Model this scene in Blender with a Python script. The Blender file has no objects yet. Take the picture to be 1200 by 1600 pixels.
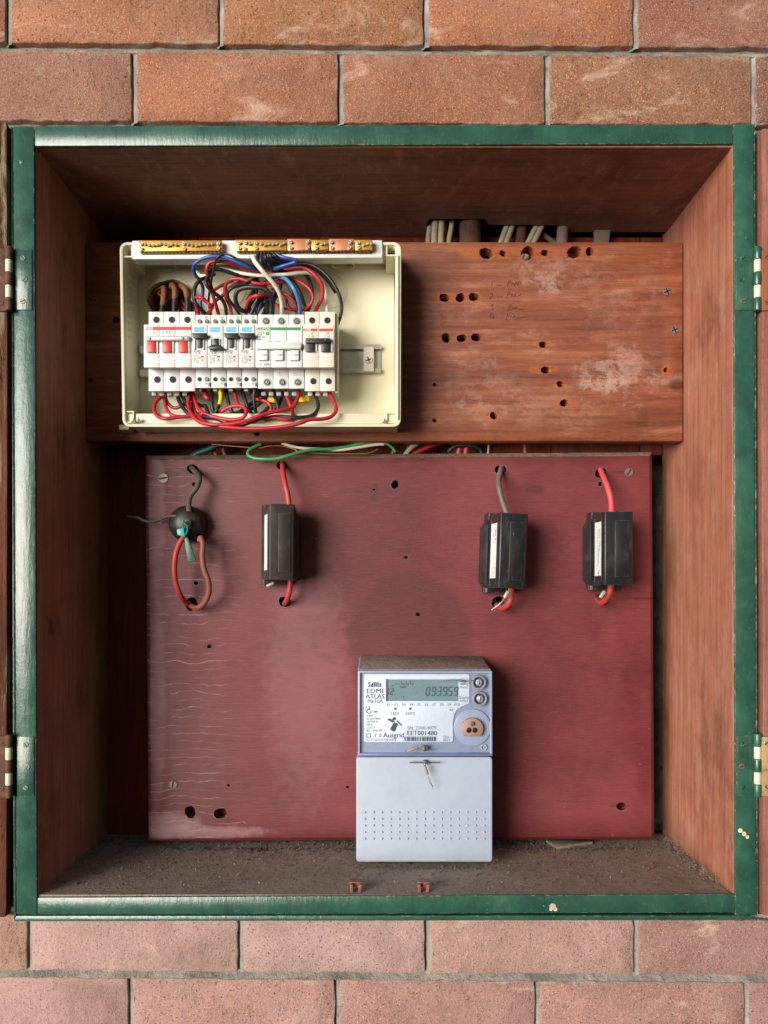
import bpy, bmesh, math, random
from mathutils import Vector, Matrix
random.seed(7)
R = math.radians
S = bpy.context.scene
COL = S.collection
# ---- measured layout: millimetre grid of the cabinet front, camera 0.84 m in front of it ----
S0 = 0.0007            # metres per grid unit on the cabinet's front plane
D = 1202 * S0          # camera distance from that plane
CX, CY, CZ = 607.0, 930.0, 1.40
def W(x, y, k=1.0):    # grid position on the plane whose distance is D/k
    return Vector(((x - CX) * S0 / k, D * (1 / k - 1), CZ - (y - CY) * S0 / k))

# ---------------- camera, world, sun, exposure ----------------
cam = bpy.data.objects.new('camera', bpy.data.cameras.new('camera'))
COL.objects.link(cam); S.camera = cam
cam.location = (0, -D, CZ); cam.rotation_euler = (R(90), 0, 0)
cam.data.sensor_fit = 'VERTICAL'; cam.data.sensor_height = 36; cam.data.sensor_width = 27
cam.data.lens = 1202 / 1600 * 36
cam.data.shift_y = 130 / 1600; cam.data.shift_x = -7 / 1600
cam.data.clip_start = 0.01; cam.data.clip_end = 50
SUN_AZ, SUN_EL = 38, 5        # degrees to the left of the wall's normal, height
world = bpy.data.worlds.new('World'); S.world = world; world.use_nodes = True
wn = world.node_tree.nodes; wl = world.node_tree.links
sky = wn.new('ShaderNodeTexSky'); sky.sky_type = 'NISHITA'; sky.sun_disc = False
sky.sun_elevation = R(SUN_EL); sky.sun_rotation = R(180 + SUN_AZ)
sky.air_density = 1.0; sky.dust_density = 1.5
wn['Background'].inputs['Strength'].default_value = 0.08
wl.new(sky.outputs[0], wn['Background'].inputs['Color'])
ld = bpy.data.lights.new('sun', 'SUN'); ld.energy = 4.0; ld.angle = R(37); ld.color = (1.0, 0.99, 0.975)
sun = bpy.data.objects.new('sun', ld); COL.objects.link(sun)
dv = Vector((math.sin(R(SUN_AZ)) * math.cos(R(SUN_EL)), math.cos(R(SUN_AZ)) * math.cos(R(SUN_EL)), -math.sin(R(SUN_EL))))
sun.rotation_euler = dv.to_track_quat('-Z', 'Y').to_euler()
S.view_settings.view_transform = 'Standard'; S.view_settings.look = 'None'
S.view_settings.exposure = 0.42; S.view_settings.gamma = 1
S.render.resolution_x = 768; S.render.resolution_y = 1024

# ---------------- materials ----------------
def srgb(h):
    h = h.lstrip('#'); v = [int(h[i:i+2], 16) / 255 for i in (0, 2, 4)]
    return tuple(c / 12.92 if c <= .04045 else ((c + .055) / 1.055) ** 2.4 for c in v) + (1,)
class NT:
    def __init__(s, name):
        s.m = bpy.data.materials.new(name); s.m.use_nodes = True
        s.t = s.m.node_tree; s.b = s.t.nodes['Principled BSDF']; s._c = None
    def n(s, typ, **kw):
        x = s.t.nodes.new(typ)
        for k, v in kw.items(): setattr(x, k, v)
        return x
    def set(s, sock, v):
        if isinstance(v, bpy.types.NodeSocket): s.t.links.new(v, sock)
        else: sock.default_value = v
    def coord(s):
        if s._c is None:
            tc = s.n('ShaderNodeTexCoord'); oi = s.n('ShaderNodeObjectInfo')
            mu = s.n('ShaderNodeVectorMath', operation='SCALE'); s.set(mu.inputs[0], (37.3, 11.7, 53.1)); s.set(mu.inputs['Scale'], oi.outputs['Random'])
            ad = s.n('ShaderNodeVectorMath', operation='ADD'); s.set(ad.inputs[0], tc.outputs['Object']); s.set(ad.inputs[1], mu.outputs[0])
            s._c = ad.outputs[0]; s.raw = tc.outputs['Object']; s.oi = oi
        return s._c
    def noise(s, scale, stretch=(1, 1, 1), detail=4, rough=.55, dist=0.0, raw=False):
        s.coord(); mp = s.n('ShaderNodeMapping'); s.set(mp.inputs['Vector'], s.raw if raw else s._c); mp.inputs['Scale'].default_value = stretch
        t = s.n('ShaderNodeTexNoise'); s.set(t.inputs['Vector'], mp.outputs[0])
        t.inputs['Scale'].default_value = scale; t.inputs['Detail'].default_value = detail
        t.inputs['Roughness'].default_value = rough; t.inputs['Distortion'].default_value = dist
        return t.outputs['Fac']
    def ramp(s, fac, stops):
        r = s.n('ShaderNodeValToRGB'); s.set(r.inputs[0], fac); e = r.color_ramp.elements
        while len(e) < len(stops): e.new(.5)
        for i, (p, c) in enumerate(stops):
            e[i].position = p; e[i].color = c if len(c) == 4 else (*c, 1)
        return r.outputs[0]
    def thr(s, fac, a, b):     # smooth threshold a..b -> 0..1
        r = s.n('ShaderNodeMapRange'); r.interpolation_type = 'SMOOTHSTEP'
        s.set(r.inputs[0], fac); r.inputs[1].default_value = a; r.inputs[2].default_value = b
        return r.outputs[0]
    def mix(s, f, a, b, mode='MIX'):
        x = s.n('ShaderNodeMix', data_type='RGBA', blend_type=mode)
        s.set(x.inputs[0], f); s.set(x.inputs[6], a); s.set(x.inputs[7], b); return x.outputs[2]
    def math(s, op, a, b=0.0):
        x = s.n('ShaderNodeMath', operation=op); s.set(x.inputs[0], a); s.set(x.inputs[1], b); return x.outputs[0]
    def ell(s, c, rx, rz, rag=.5, soft=.3, nscale=60, axes=(0, 2)):   # ragged elliptical patch, c in local metres
        s.coord(); sp = s.n('ShaderNodeSeparateXYZ'); s.set(sp.inputs[0], s.raw)
        a = s.math('DIVIDE', s.math('SUBTRACT', sp.outputs[axes[0]], c[0]), rx)
        b = s.math('DIVIDE', s.math('SUBTRACT', sp.outputs[axes[1]], c[1]), rz)
        d = s.math('ADD', s.math('MULTIPLY', a, a), s.math('MULTIPLY', b, b))
        d = s.math('ADD', d, s.math('MULTIPLY', s.math('SUBTRACT', s.noise(nscale, raw=True, detail=5, rough=.65), .5), rag * 4))
        return s.math('SUBTRACT', 1.0, s.thr(d, 1 - soft, 1 + soft))
    def edge(s, rad=.0015, lo=.004, hi=.06):    # 1 on worn arrises
        bv = s.n('ShaderNodeBevel'); bv.samples = 4; bv.inputs['Radius'].default_value = rad
        ge = s.n('ShaderNodeNewGeometry'); dt = s.n('ShaderNodeVectorMath', operation='DOT_PRODUCT')
        s.set(dt.inputs[0], bv.outputs[0]); s.set(dt.inputs[1], ge.outputs['Normal'])
        return s.thr(s.math('SUBTRACT', 1.0, dt.outputs['Value']), lo, hi)
    def bump(s, h, dist=.001, st=1.0, prev=None):
        x = s.n('ShaderNodeBump'); s.set(x.inputs['Height'], h); x.inputs['Distance'].default_value = dist; x.inputs['Strength'].default_value = st
        if prev is not None: s.set(x.inputs['Normal'], prev)
        s.set(s.b.inputs['Normal'], x.outputs[0]); return x.outputs[0]
    def out(s, col, rough=.5, metal=0.0, spec=.5, coat=0.0):
        s.set(s.b.inputs['Base Color'], col); s.set(s.b.inputs['Roughness'], rough); s.set(s.b.inputs['Metallic'], metal)
        s.set(s.b.inputs['Specular IOR Level'], spec); s.b.inputs['Coat Weight'].default_value = coat
        return s.m
MATS = {}
def plain(name, hexc, rough=.45, metal=0.0, dirt=.25, dirtcol='#5a4a3c', spec=.5, nsc=60, bump=.0002, wear=None):
    if name in MATS: return MATS[name]
    t = NT(name); n1 = t.noise(nsc, detail=6, rough=.65); n2 = t.noise(nsc * 6, detail=3)
    c = t.mix(t.math('MULTIPLY', t.thr(n1, .48, .75), dirt), srgb(hexc), srgb(dirtcol))
    c = t.mix(t.math('MULTIPLY', n2, .12), c, (0, 0, 0, 1))
    if wear: c = t.mix(t.math('MULTIPLY', t.edge(.0009, .002, .06), t.thr(t.noise(90, detail=5), .35, .6)), c, srgb(wear)); c = t.mix(t.math('MULTIPLY', t.thr(t.noise(200, (2, 2, .4), 3, .6, .5), .66, .72), .5), c, srgb(wear))
    if bump: t.bump(t.math('ADD', n1, t.math('MULTIPLY', n2, .3)), bump, .5)
    MATS[name] = t.out(c, t.math('ADD', rough - .08, t.math('MULTIPLY', n1, .2)), metal, spec)
    return MATS[name]

def wood(name, dark, mid, light, along='X', rough=.5, gs=1.0, bump=.0006, spec=.5, extra=None):
    t = NT(name); st = {'X': (1, 22, 22), 'Z': (22, 22, 1), 'Y': (22, 1, 22)}[along]
    st2 = {'X': (.35, 2, 2), 'Z': (2, 2, .35), 'Y': (2, .35, 2)}[along]
    g1 = t.noise(9 * gs, st, 8, .62, .15); g2 = t.noise(42 * gs, st, 4, .6); big = t.noise(5 * gs, st2, 5, .6, .6)
    pore = t.noise(90 * gs, st, 3, .7)
    c = t.ramp(t.math('ADD', t.math('MULTIPLY', g1, .5), t.math('MULTIPLY', big, .5)), [(.36, srgb(dark)), (.5, srgb(mid)), (.66, srgb(light))])
    c = t.mix(t.math('MULTIPLY', t.thr(g2, .5, .72), .45), c, srgb(dark))
    c = t.mix(t.math('MULTIPLY', t.thr(pore, .6, .75), .5), c, (.01, .004, .002, 1))
    mot = t.noise(26 * gs, (1, 1, 1), 7, .72); spk = t.noise(240, (1, 1, 1), 4, .75)
    c = t.mix(t.math('MULTIPLY', t.thr(mot, .42, .68), .38), c, t.mix(1.0, c, (.55, .50, .47, 1), 'MULTIPLY'))
    c = t.mix(t.math('MULTIPLY', t.thr(spk, .55, .72), .35), c, t.mix(1.0, c, (1.7, 1.6, 1.5, 1), 'MULTIPLY'))
    scr = t.thr(t.noise(120, {'X': (.12, 1, 2.5), 'Z': (2.5, 2.5, .12), 'Y': (1, .12, 1)}[along], 3, .6, .3), .69, .74)
    c = t.mix(t.math('MULTIPLY', scr, .4), c, t.mix(1.0, c, (1.9, 1.7, 1.6, 1), 'MULTIPLY'))
    knot = t.thr(t.noise(16, (1, 1, 1), 2, .5), .73, .78); c = t.mix(t.math('MULTIPLY', knot, .6), c, srgb('#1c0f0a'))
    if bump > .0003: c = t.mix(t.math('MULTIPLY', t.math('MULTIPLY', t.edge(.0014), t.thr(t.noise(90, detail=5), .4, .6)), .5), c, t.mix(1.0, c, (1.8, 1.5, 1.3, 1), 'MULTIPLY'))
    r = t.math('ADD', rough - .1, t.math('MULTIPLY', g2, .25))
    t.bump(t.math('ADD', g2, t.math('ADD', t.math('MULTIPLY', g1, .8), t.math('MULTIPLY', pore, .6))), bump, .8)
    if extra: c, r = extra(t, c, r)
    MATS[name] = t.out(c, r, 0, spec); return MATS[name]

def L(base, x, y, k):      # local (x,z) of a grid point in a thing with this base
    v = W(x, y, k) - base; return (v.x, v.z)

# brick: per-brick colour, with the warm and cool light painted in
def mk_brick():
    t = NT('brick'); t.coord()
    gr = t.noise(760, detail=3, rough=.65); gr2 = t.noise(260, detail=4, rough=.75); bl = t.noise(11, detail=5, rough=.6, dist=.6); md = t.noise(45, detail=5)
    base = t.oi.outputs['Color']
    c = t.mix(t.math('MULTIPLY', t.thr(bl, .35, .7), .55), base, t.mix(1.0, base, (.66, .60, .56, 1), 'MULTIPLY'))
    c = t.mix(t.math('MULTIPLY', t.thr(md, .5, .7), .3), c, t.mix(1.0, c, (1.25, 1.1, 1.0, 1), 'MULTIPLY'))
    c = t.mix(t.math('MULTIPLY', t.thr(gr2, .53, .66), .5), c, srgb('#4f2a1c'))
    c = t.mix(t.math('MULTIPLY', t.thr(gr, .54, .68), .55), c, srgb('#e9bd98'))
    c = t.mix(t.math('MULTIPLY', t.thr(t.noise(520, detail=1), .66, .72), .8), c, srgb('#2c1813'))
    # pale lime smears
    sm = t.noise(10, (1, 1, 2.2), 8, .75, .9)
    c = t.mix(t.math('MULTIPLY', t.thr(sm, .54, .72), t.math('ADD', .12, t.math('MULTIPLY', gr2, .8))), c, srgb('#d9c2ae'))
    w = t.noise(6, (1, 1, 1.5), 9, .75, .4); c = t.mix(t.math('MULTIPLY', t.thr(w, .45, .7), .42), c, srgb('#8b7463'))
    w2 = t.noise(23, detail=8, rough=.75); c = t.mix(t.math('MULTIPLY', t.thr(w2, .52, .7), .35), c, t.mix(1.0, c, (.6, .55, .52, 1), 'MULTIPLY'))
    tc = t.n('ShaderNodeTexCoord'); sg = t.n('ShaderNodeSeparateXYZ'); t.set(sg.inputs[0], tc.outputs['Generated'])
    ex = t.math('MULTIPLY', t.math('MINIMUM', sg.outputs[0], t.math('SUBTRACT', 1.0, sg.outputs[0])), .225)
    ez = t.math('MULTIPLY', t.math('MINIMUM', sg.outputs[2], t.math('SUBTRACT', 1.0, sg.outputs[2])), .077)
    e = t.math('ADD', t.math('MINIMUM', ex, ez), t.math('MULTIPLY', t.math('SUBTRACT', t.noise(48, detail=7, rough=.7), .5), .022))
    c = t.mix(t.math('MULTIPLY', t.math('SUBTRACT', 1.0, t.thr(e, -.0015, .0022)), .75), c, srgb('#9b948a'))
    t.bump(t.math('ADD', t.math('MULTIPLY', gr, .8), t.math('ADD', gr2, t.math('MULTIPLY', md, 3.0))), .0012, .9)
    return t.out(c, .9, 0, .25)
M_BRICK = mk_brick()
def mk_mortar():
    t = NT('mortar'); a = t.noise(500, detail=4, rough=.7); b = t.noise(25, detail=5); c3 = t.noise(120, detail=5, rough=.7)
    c = t.ramp(b, [(.35, srgb('#7a766f')), (.55, srgb('#969188')), (.7, srgb('#b3ac9f'))])
    c = t.mix(t.math('MULTIPLY', t.thr(c3, .52, .7), .7), c, srgb('#474544'))
    c = t.mix(t.math('MULTIPLY', t.thr(a, .6, .7), .5), c, srgb('#cfc8ba'))
    t.bump(t.math('ADD', a, t.math('MULTIPLY', c3, 2)), .0015, 1)
    return t.out(c, .95, 0, .2)
M_MORTAR = mk_mortar()

def mk_green():
    t = NT('green_gloss_paint')
    n = t.noise(30, detail=6); w = t.noise(330, (1, 1, 1), 4, .65); lw = t.noise(70, (3, 3, .5), 5, .6, .4)
    c = t.ramp(n, [(.3, srgb('#22443a')), (.55, srgb('#2a5244')), (.75, srgb('#33604f'))])
    c = t.mix(t.math('MULTIPLY', t.thr(t.noise(160, detail=6, rough=.75), .54, .72), .2), c, srgb('#7a8878'))   # dust
    chip = t.thr(t.noise(75, detail=7, rough=.7), .715, .73)
    c = t.mix(chip, c, srgb('#c9bfa0'))
    c = t.mix(t.thr(t.noise(140, detail=4, rough=.6, dist=.5), .735, .75), c, srgb('#3a2a20'))
    ed = t.edge(.0013, .003, .05); en = t.noise(150, detail=6, rough=.75)
    c = t.mix(t.math('MULTIPLY', ed, t.thr(en, .50, .58)), c, t.mix(t.thr(t.noise(60, detail=3), .45, .6), srgb('#b9ad8c'), srgb('#4d3a2c')))
    c = t.mix(t.math('MULTIPLY', t.thr(t.noise(22, (1, 1, 1), 8, .75), .52, .75), .25), c, srgb('#46685b'))
    h = t.math('ADD', t.math('MULTIPLY', t.math('MULTIPLY', w, .5), t.thr(n, .35, .7)), t.math('ADD', t.math('MULTIPLY', lw, .7), t.math('MULTIPLY', chip, -.6)))
    t.bump(h, .0007, .8)
    t.b.inputs['Coat Roughness'].default_value = .12
    return t.out(c, t.math('ADD', .2, t.math('MULTIPLY', n, .16)), 0, .6)
M_GREEN = mk_green()

def dustx(t, c, r):
    d = t.noise(13, (1.6, 1, .8), 9, .75)
    c = t.mix(t.math('MULTIPLY', t.thr(d, .5, .72), .38), c, srgb('#9c8474'))
    d2 = t.noise(9, (1.6, 1, .6), 8, .7); c = t.mix(t.math('MULTIPLY', t.thr(d2, .53, .68), .5), c, srgb('#4a2f26')); c = t.mix(t.math('MULTIPLY', t.thr(t.noise(30, (2.5, 1, .4), 8, .75), .52, .66), .35), c, srgb('#b08e7c')); return c, r
wood('brown_side_wood', '#854f3b', '#9f6750', '#b37f68', 'Z', .55, .8, .0005, .4, dustx)
wood('brown_top_wood', '#6b4638', '#7f5647', '#936a59', 'X', .62, .9, .0006, .35, dustx)
wood('red_back_wood', '#4c1c12', '#722c1a', '#8c3f24', 'Z', .6, .9, .0005, .4)
def doorL(t, c, r):
    p = t.noise(14, (3, 3, .35), 8, .7, .5)
    c = t.mix(t.math('MULTIPLY', t.thr(p, .55, .62), .85), c, srgb('#8d8a6a'))
    c = t.mix(t.thr(t.noise(60, (2, 2, .5), 6, .7), .62, .66), c, srgb('#241610')); return c, r
wood('weathered_door_wood', '#3c2218', '#5e3626', '#7b4a35', 'Z', .8, .9, .0018, .25, doorL)
def doorR(t, c, r):
    c = t.mix(t.thr(t.noise(40, (2, 2, .6), 7, .7), .60, .66), c, srgb('#6b4a40')); return c, r
wood('pinkish_door_wood', '#6b4136', '#8a594c', '#a37263', 'Z', .75, .9, .0012, .3, doorR)
wood('pale_splinter_wood', '#6e6254', '#8c8172', '#a39a8b', 'X', .9, 1.5, .0005, .2)

# upper mounting board
KU = .858
B_UP = W(600, 688, KU)
def upx(t, c, r):
    def P(x, y): return L(B_UP, x, y, KU)
    sc = S0 / KU
    fine = t.noise(260, (1, 1, 1.6), 4, .7); rag = t.thr(t.noise(42, (1, 1, 1.3), 9, .78, .3), .44, .56)
    for (x, y, rx, ry, s) in [(960, 590, 62, 42, .55), (860, 430, 60, 28, .38), (840, 445, 26, 14, .3), (940, 600, 34, 20, .35),
                              (740, 560, 40, 16, .25), (760, 610, 60, 40, .22), (980, 480, 60, 50, .16), (1040, 590, 30, 12, .3), (700, 480, 40, 30, .12), (830, 640, 150, 26, .18)]:
        m = t.math('MULTIPLY', t.ell(P(x, y), rx * sc, ry * sc, 1.1, .9, 30), rag)
        c = t.mix(t.math('MULTIPLY', m, t.math('MULTIPLY', fine, s * .8)), c, srgb('#d8c3b2'))
    bare = srgb('#c0662c')
    for (x, y, rx, ry) in [(760, 396, 42, 10), (850, 396, 50, 9), (905, 395, 36, 8), (730, 390, 18, 5), (719, 465, 34, 8), (696, 464, 14, 7), (848, 538, 20, 5), (850, 578, 24, 6), (875, 603, 12, 5), (882, 631, 22, 6), (768, 650, 13, 7), (679, 659, 10, 6), (1046, 455, 9, 6), (1042, 580, 9, 12), (320, 676, 90, 8), (600, 682, 300, 7)]:
        m = t.ell(P(x, y), rx * sc, ry * sc, .9, .5, 130)
        c = t.mix(t.math('MULTIPLY', m, .55 if rx < 60 else .3), c, t.mix(fine, bare, srgb('#6f3418')))
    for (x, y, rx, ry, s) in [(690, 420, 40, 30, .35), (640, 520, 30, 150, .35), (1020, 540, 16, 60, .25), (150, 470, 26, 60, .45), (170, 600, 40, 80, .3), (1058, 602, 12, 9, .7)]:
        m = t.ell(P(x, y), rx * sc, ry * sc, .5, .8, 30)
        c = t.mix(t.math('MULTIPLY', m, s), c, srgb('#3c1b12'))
    # saw-mark scuffing
    c = t.mix(t.math('MULTIPLY', t.thr(t.noise(14, (1, 1, 3), 7, .75, .4), .5, .72), .28), c, srgb('#c39178'))
    return c, r
wood('russet_board_wood', '#55291a', '#7d432b', '#9c6242', 'X', .5, .75, .0006, .45, upx)

# lower mounting board: maroon paint over ply, checked at the left
KL = .84
B_LO = W(622, 1316, KL)
def mk_maroon():
    t = NT('maroon_board_paint'); t.coord(); sc = S0 / KL
    big = t.noise(6, detail=5, rough=.6); g = t.noise(26, (1, 1, 20), 6, .6, .3); f = t.noise(300, (1, 1, 3), 4, .7)
    c = t.ramp(big, [(.3, srgb('#531a1e')), (.5, srgb('#632225')), (.7, srgb('#712b2e'))])
    c = t.mix(t.math('MULTIPLY', t.thr(g, .5, .72), .3), c, srgb('#3d1715'))
    sp = t.n('ShaderNodeSeparateXYZ'); t.set(sp.inputs[0], t.raw)
    x0 = L(B_LO, 228, 1000, KL)[0]; x1 = L(B_LO, 520, 1000, KL)[0]
    lft = t.math('SUBTRACT', 1.0, t.thr(sp.outputs[0], x0 + .02, x1)); lf2 = t.math('SUBTRACT', 1.0, t.thr(t.math('ADD', sp.outputs[0], t.math('MULTIPLY', t.noise(12, (1, 1, 4), 3), .12)), x0 + .06, x0 + .20))
    wv = t.n('ShaderNodeTexWave', wave_type='BANDS', bands_direction='Z'); t.set(wv.inputs[0], t.raw)
    wv.inputs['Scale'].default_value = 30; wv.inputs['Distortion'].default_value = 7; wv.inputs['Detail'].default_value = 3; wv.inputs['Detail Scale'].default_value = .55; wv.inputs['Detail Roughness'].default_value = .6
    ln = t.thr(wv.outputs['Fac'], .90, 1.0)
    brk = t.thr(t.noise(24, (1, 1, 3.5), 5, .7), .42, .62)
    ln = t.math('MULTIPLY', t.math('MULTIPLY', ln, brk), t.math('MULTIPLY', lf2, t.math('ADD', .75, t.noise(30, (.2, 1, 3), 2))))
    c = t.mix(t.math('MULTIPLY', ln, .8), c, srgb('#b9959a'))
    # paler pinkish bloom over the left half, with a faint weave
    wx = t.n('ShaderNodeTexWave', wave_type='BANDS', bands_direction='X'); t.set(wx.inputs[0], t.raw); wx.inputs['Scale'].default_value = 95; wx.inputs['Distortion'].default_value = 1.5
    wz = t.n('ShaderNodeTexWave', wave_type='BANDS', bands_direction='Z'); t.set(wz.inputs[0], t.raw); wz.inputs['Scale'].default_value = 95; wz.inputs['Distortion'].default_value = 2
    weave = t.math('ADD', t.math('MULTIPLY', wx.outputs['Fac'], .5), t.math('MULTIPLY', wz.outputs['Fac'], .5))
    bl = t.math('MULTIPLY', t.math('MULTIPLY', t.thr(t.noise(5, detail=6, rough=.65), .3, .75), lft), t.math('ADD', .22, t.math('MULTIPLY', weave, .12)))
    c = t.mix(bl, c, srgb('#976a70'))
    c = t.mix(t.math('MULTIPLY', t.math('MULTIPLY', weave, t.thr(big, .4, .7)), .05), c, srgb('#b9857a'))
    # rounder darker ghost where an older meter sat
    gh = t.ell(L(B_LO, 640, 1010, KL), 97 * sc, 117 * sc, .06, .2, 20)
    c = t.mix(t.math('MULTIPLY', gh, .48), c, srgb('#3a1614'))
    for (x, y, rx, ry, s) in [(250, 1290, 60, 20, .5), (300, 1300, 110, 10, .4), (245, 800, 12, 120, .35), (246, 1100, 12, 150, .3), (480, 1060, 60, 180, .12)]:
        c = t.mix(t.math('MULTIPLY', t.ell(L(B_LO, x, y, KL), rx * sc, ry * sc, .6, .8, 70), s), c, srgb('#b5949a'))
    for (x, y, rx, ry) in [(304, 948, 12, 5), (448, 946, 12, 5), (300, 735, 14, 6), (268, 741, 12, 5), (968, 1259, 16, 3), (975, 738, 18, 3), (327, 1010, 8, 5), (1006, 935, 26, 2), (835, 765, 14, 7), (585, 770, 6, 14)]:
        c = t.mix(t.math('MULTIPLY', t.ell(L(B_LO, x, y, KL), rx * sc, ry * sc, .6, .5, 120), .6), c, srgb('#3a1a12'))
    sc2 = t.math('MULTIPLY', t.thr(t.noise(240, (.5, 1, .7), 3, .6, 1.2), .72, .75), t.thr(t.noise(9, detail=3), .5, .6))
    c = t.mix(t.math('MULTIPLY', sc2, .45), c, srgb('#c9a59a'))
    dk = t.noise(17, (1, 1, 2), 8, .75); c = t.mix(t.math('MULTIPLY', t.thr(dk, .5, .7), .35), c, srgb('#3f1416'))
    fg = t.noise(60, (1, 1, 24), 5, .7); c = t.mix(t.math('MULTIPLY', t.thr(fg, .5, .68), .22), c, srgb('#94525a'))
    c = t.mix(t.math('MULTIPLY', t.math('MULTIPLY', t.edge(.002, .002, .05), t.thr(t.noise(70, detail=5), .42, .6)), .5), c, srgb('#9b7068'))
    nm = t.bump(t.math('ADD', t.math('ADD', t.math('MULTIPLY', g, .7), t.math('MULTIPLY', ln, -1.2)), t.math('MULTIPLY', f, .5)), .0005, .8)
    return t.out(c, t.math('ADD', .46, t.math('MULTIPLY', big, .22)), 0, .45)
M_MAROON = mk_maroon()
def mk_dusty(name, a, b, d):
    t = NT(name); n = t.noise(18, detail=6, rough=.65); f = t.noise(420, detail=4, rough=.75); m = t.noise(110, detail=5, rough=.7)
    c = t.ramp(n, [(.3, srgb(a)), (.7, srgb(b))]); c = t.mix(t.math('MULTIPLY', t.thr(m, .5, .66), .6), c, srgb(d))
    c = t.mix(t.math('MULTIPLY', t.thr(f, .60, .7), .6), c, srgb('#b3a290')); c = t.mix(t.math('MULTIPLY', t.thr(f, .25, .42), -1), c, c)
    t.bump(t.math('ADD', f, t.math('MULTIPLY', m, 1.5)), .0018, 1); return t.out(c, .95, 0, .15)
M_DUST = mk_dusty('floor_dust', '#95867a', '#ab9c90', '#75665b')
M_EDGE = mk_dusty('dusty_board_edge', '#6b5c4e', '#83715f', '#5a3d35')
M_MDUST = mk_dusty('dusty_plastic', '#7c6c64', '#958680', '#63544d')

def cplast():
    t = NT('cream_plastic'); n = t.noise(12, detail=5); f = t.noise(200, detail=4)
    c = t.ramp(n, [(.3, srgb('#c9c4a2')), (.7, srgb('#d6d3ba'))])
    c = t.mix(t.math('MULTIPLY', t.thr(t.noise(28, detail=8, rough=.75), .5, .78), .4), c, srgb('#a3977a'))
    t.bump(f, .0001, .4); return t.out(c, .42, 0, .5)
M_CREAM = cplast()
M_WHITE = plain('white_plastic', '#d8dad6', .4, dirt=.14, dirtcol='#9a9484')
M_WARMW = plain('warm_white_plastic', '#d9d3c4', .4, dirt=.14, dirtcol='#9a8d78')
M_GREYP = plain('grey_plastic', '#a5a6a3', .45, dirt=.25)
M_DARK = plain('dark_recess', '#15120f', .7, dirt=.1)
M_BLACK = plain('black_plastic', '#1c1d20', .34, dirt=.45, dirtcol='#4b4742', nsc=40, wear='#6c6a66')
M_BLACKD = plain('dusty_black_plastic', '#2a2624', .5, dirt=.8, dirtcol='#57483f', nsc=35, wear='#6c6660')
M_TOGK = plain('black_toggle', '#202124', .38, dirt=.2)
M_TOGR = plain('red_toggle', '#c23227', .35, dirt=.12)
M_RED = plain('red_print', '#c5302b', .5, dirt=.08)
M_GRN = plain('green_print', '#148a44', .5, dirt=.08)
M_CYAN = plain('cyan_print', '#55b5d4', .5, dirt=.08)
M_INK = plain('black_ink', '#24262b', .6, dirt=0, bump=0)
M_INKG = plain('grey_ink', '#6d747c', .6, dirt=0, bump=0)
M_INKB = plain('blue_ink', '#2f5f8c', .6, dirt=0, bump=0)
M_INKW = plain('white_ink', '#e8e4dc', .6, dirt=0, bump=0)
M_BRASS = plain('brass', '#cf9d3e', .35, .55, dirt=.3, dirtcol='#7d5a2a')
M_COPPER = plain('copper_bar', '#cf8a62', .38, .5, dirt=.25, dirtcol='#7d4a2a')
M_STEEL = plain('steel', '#a7a49c', .33, .9, dirt=.4, dirtcol='#4b4138')
M_BSCREW = plain('bright_screw', '#cfc5b2', .35, .3, dirt=.3)
M_ZINC = plain('zinc_rail', '#b4b3ab', .35, .9, dirt=.25)
M_SCREW = plain('old_screw_steel', '#7d7468', .45, .5, dirt=.5, dirtcol='#4a3628')
M_RUST = plain('rusty_hinge_steel', '#5a4034', .75, .3, dirt=.8, dirtcol='#9a5c34', nsc=90, bump=.0006)
M_BRASSY = plain('worn_brassed_plate', '#c2a36c', .5, .5, dirt=.9, dirtcol='#6a4630', nsc=130, bump=.0004)
M_COPHINGE = plain('copper_hinge_plate', '#9c5a38', .55, .4, dirt=.7, dirtcol='#5e3a2a', nsc=90, bump=.0004)
M_NYLON = plain('white_nylon', '#d2cdba', .55, dirt=.5, dirtcol='#9c9066')
M_WBLK = plain('black_wire', '#1a1b1d', .42, dirt=.45, nsc=120)
M_WRED = plain('red_wire', '#b8222f', .42, dirt=.4, dirtcol='#6a1018', nsc=120)
M_WDRED = plain('dark_red_wire', '#8c1620', .4, dirt=.2, nsc=120)
M_WBLU = plain('blue_wire', '#1d4f9f', .33, dirt=.15, nsc=120)
M_WLBLU = plain('light_blue_wire', '#4382b8', .33, dirt=.12, nsc=120)
M_WWHT = plain('white_wire', '#e6dfcd', .4, dirt=.15, nsc=120)
M_WYEL = plain('yellow_sleeve', '#dcc21e', .4, dirt=.1)
M_WGRN = plain('green_wire', '#3fa45c', .35, dirt=.15, nsc=120)
M_WTEAL = plain('teal_wire', '#14594f', .45, dirt=.3)
M_WGREY = plain('grey_cable', '#514c46', .6, dirt=.6, dirtcol='#7a6a58', nsc=90)
M_PALEC = plain('pale_sheathed_cable', '#a19a80', .7, dirt=.6, dirtcol='#5c5240', nsc=90)
M_CABRED = plain('red_cable', '#b63a33', .5, dirt=.8, dirtcol='#6f4c40', nsc=110)
M_CABBRN = plain('dust_browned_cable', '#8a4a3c', .6, dirt=.8, dirtcol='#6a5444', nsc=110)
M_BRNCAB = plain('brown_dusty_cable', '#7c4a2c', .8, dirt=.8, dirtcol='#a0683c', nsc=110, bump=.0006)
M_RUBBER = plain('old_black_rubber', '#23231f', .42, dirt=.5, dirtcol='#5b5648', nsc=50)
M_TEALTAG = plain('teal_tag', '#18a79c', .35, dirt=.15)
M_DTEAL = plain('dark_green_strap', '#1d5a46', .4, dirt=.2)
M_CONDUIT = plain('charred_conduit', '#54382a', .85, dirt=.9, dirtcol='#171614', nsc=50, bump=.0005)
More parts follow.
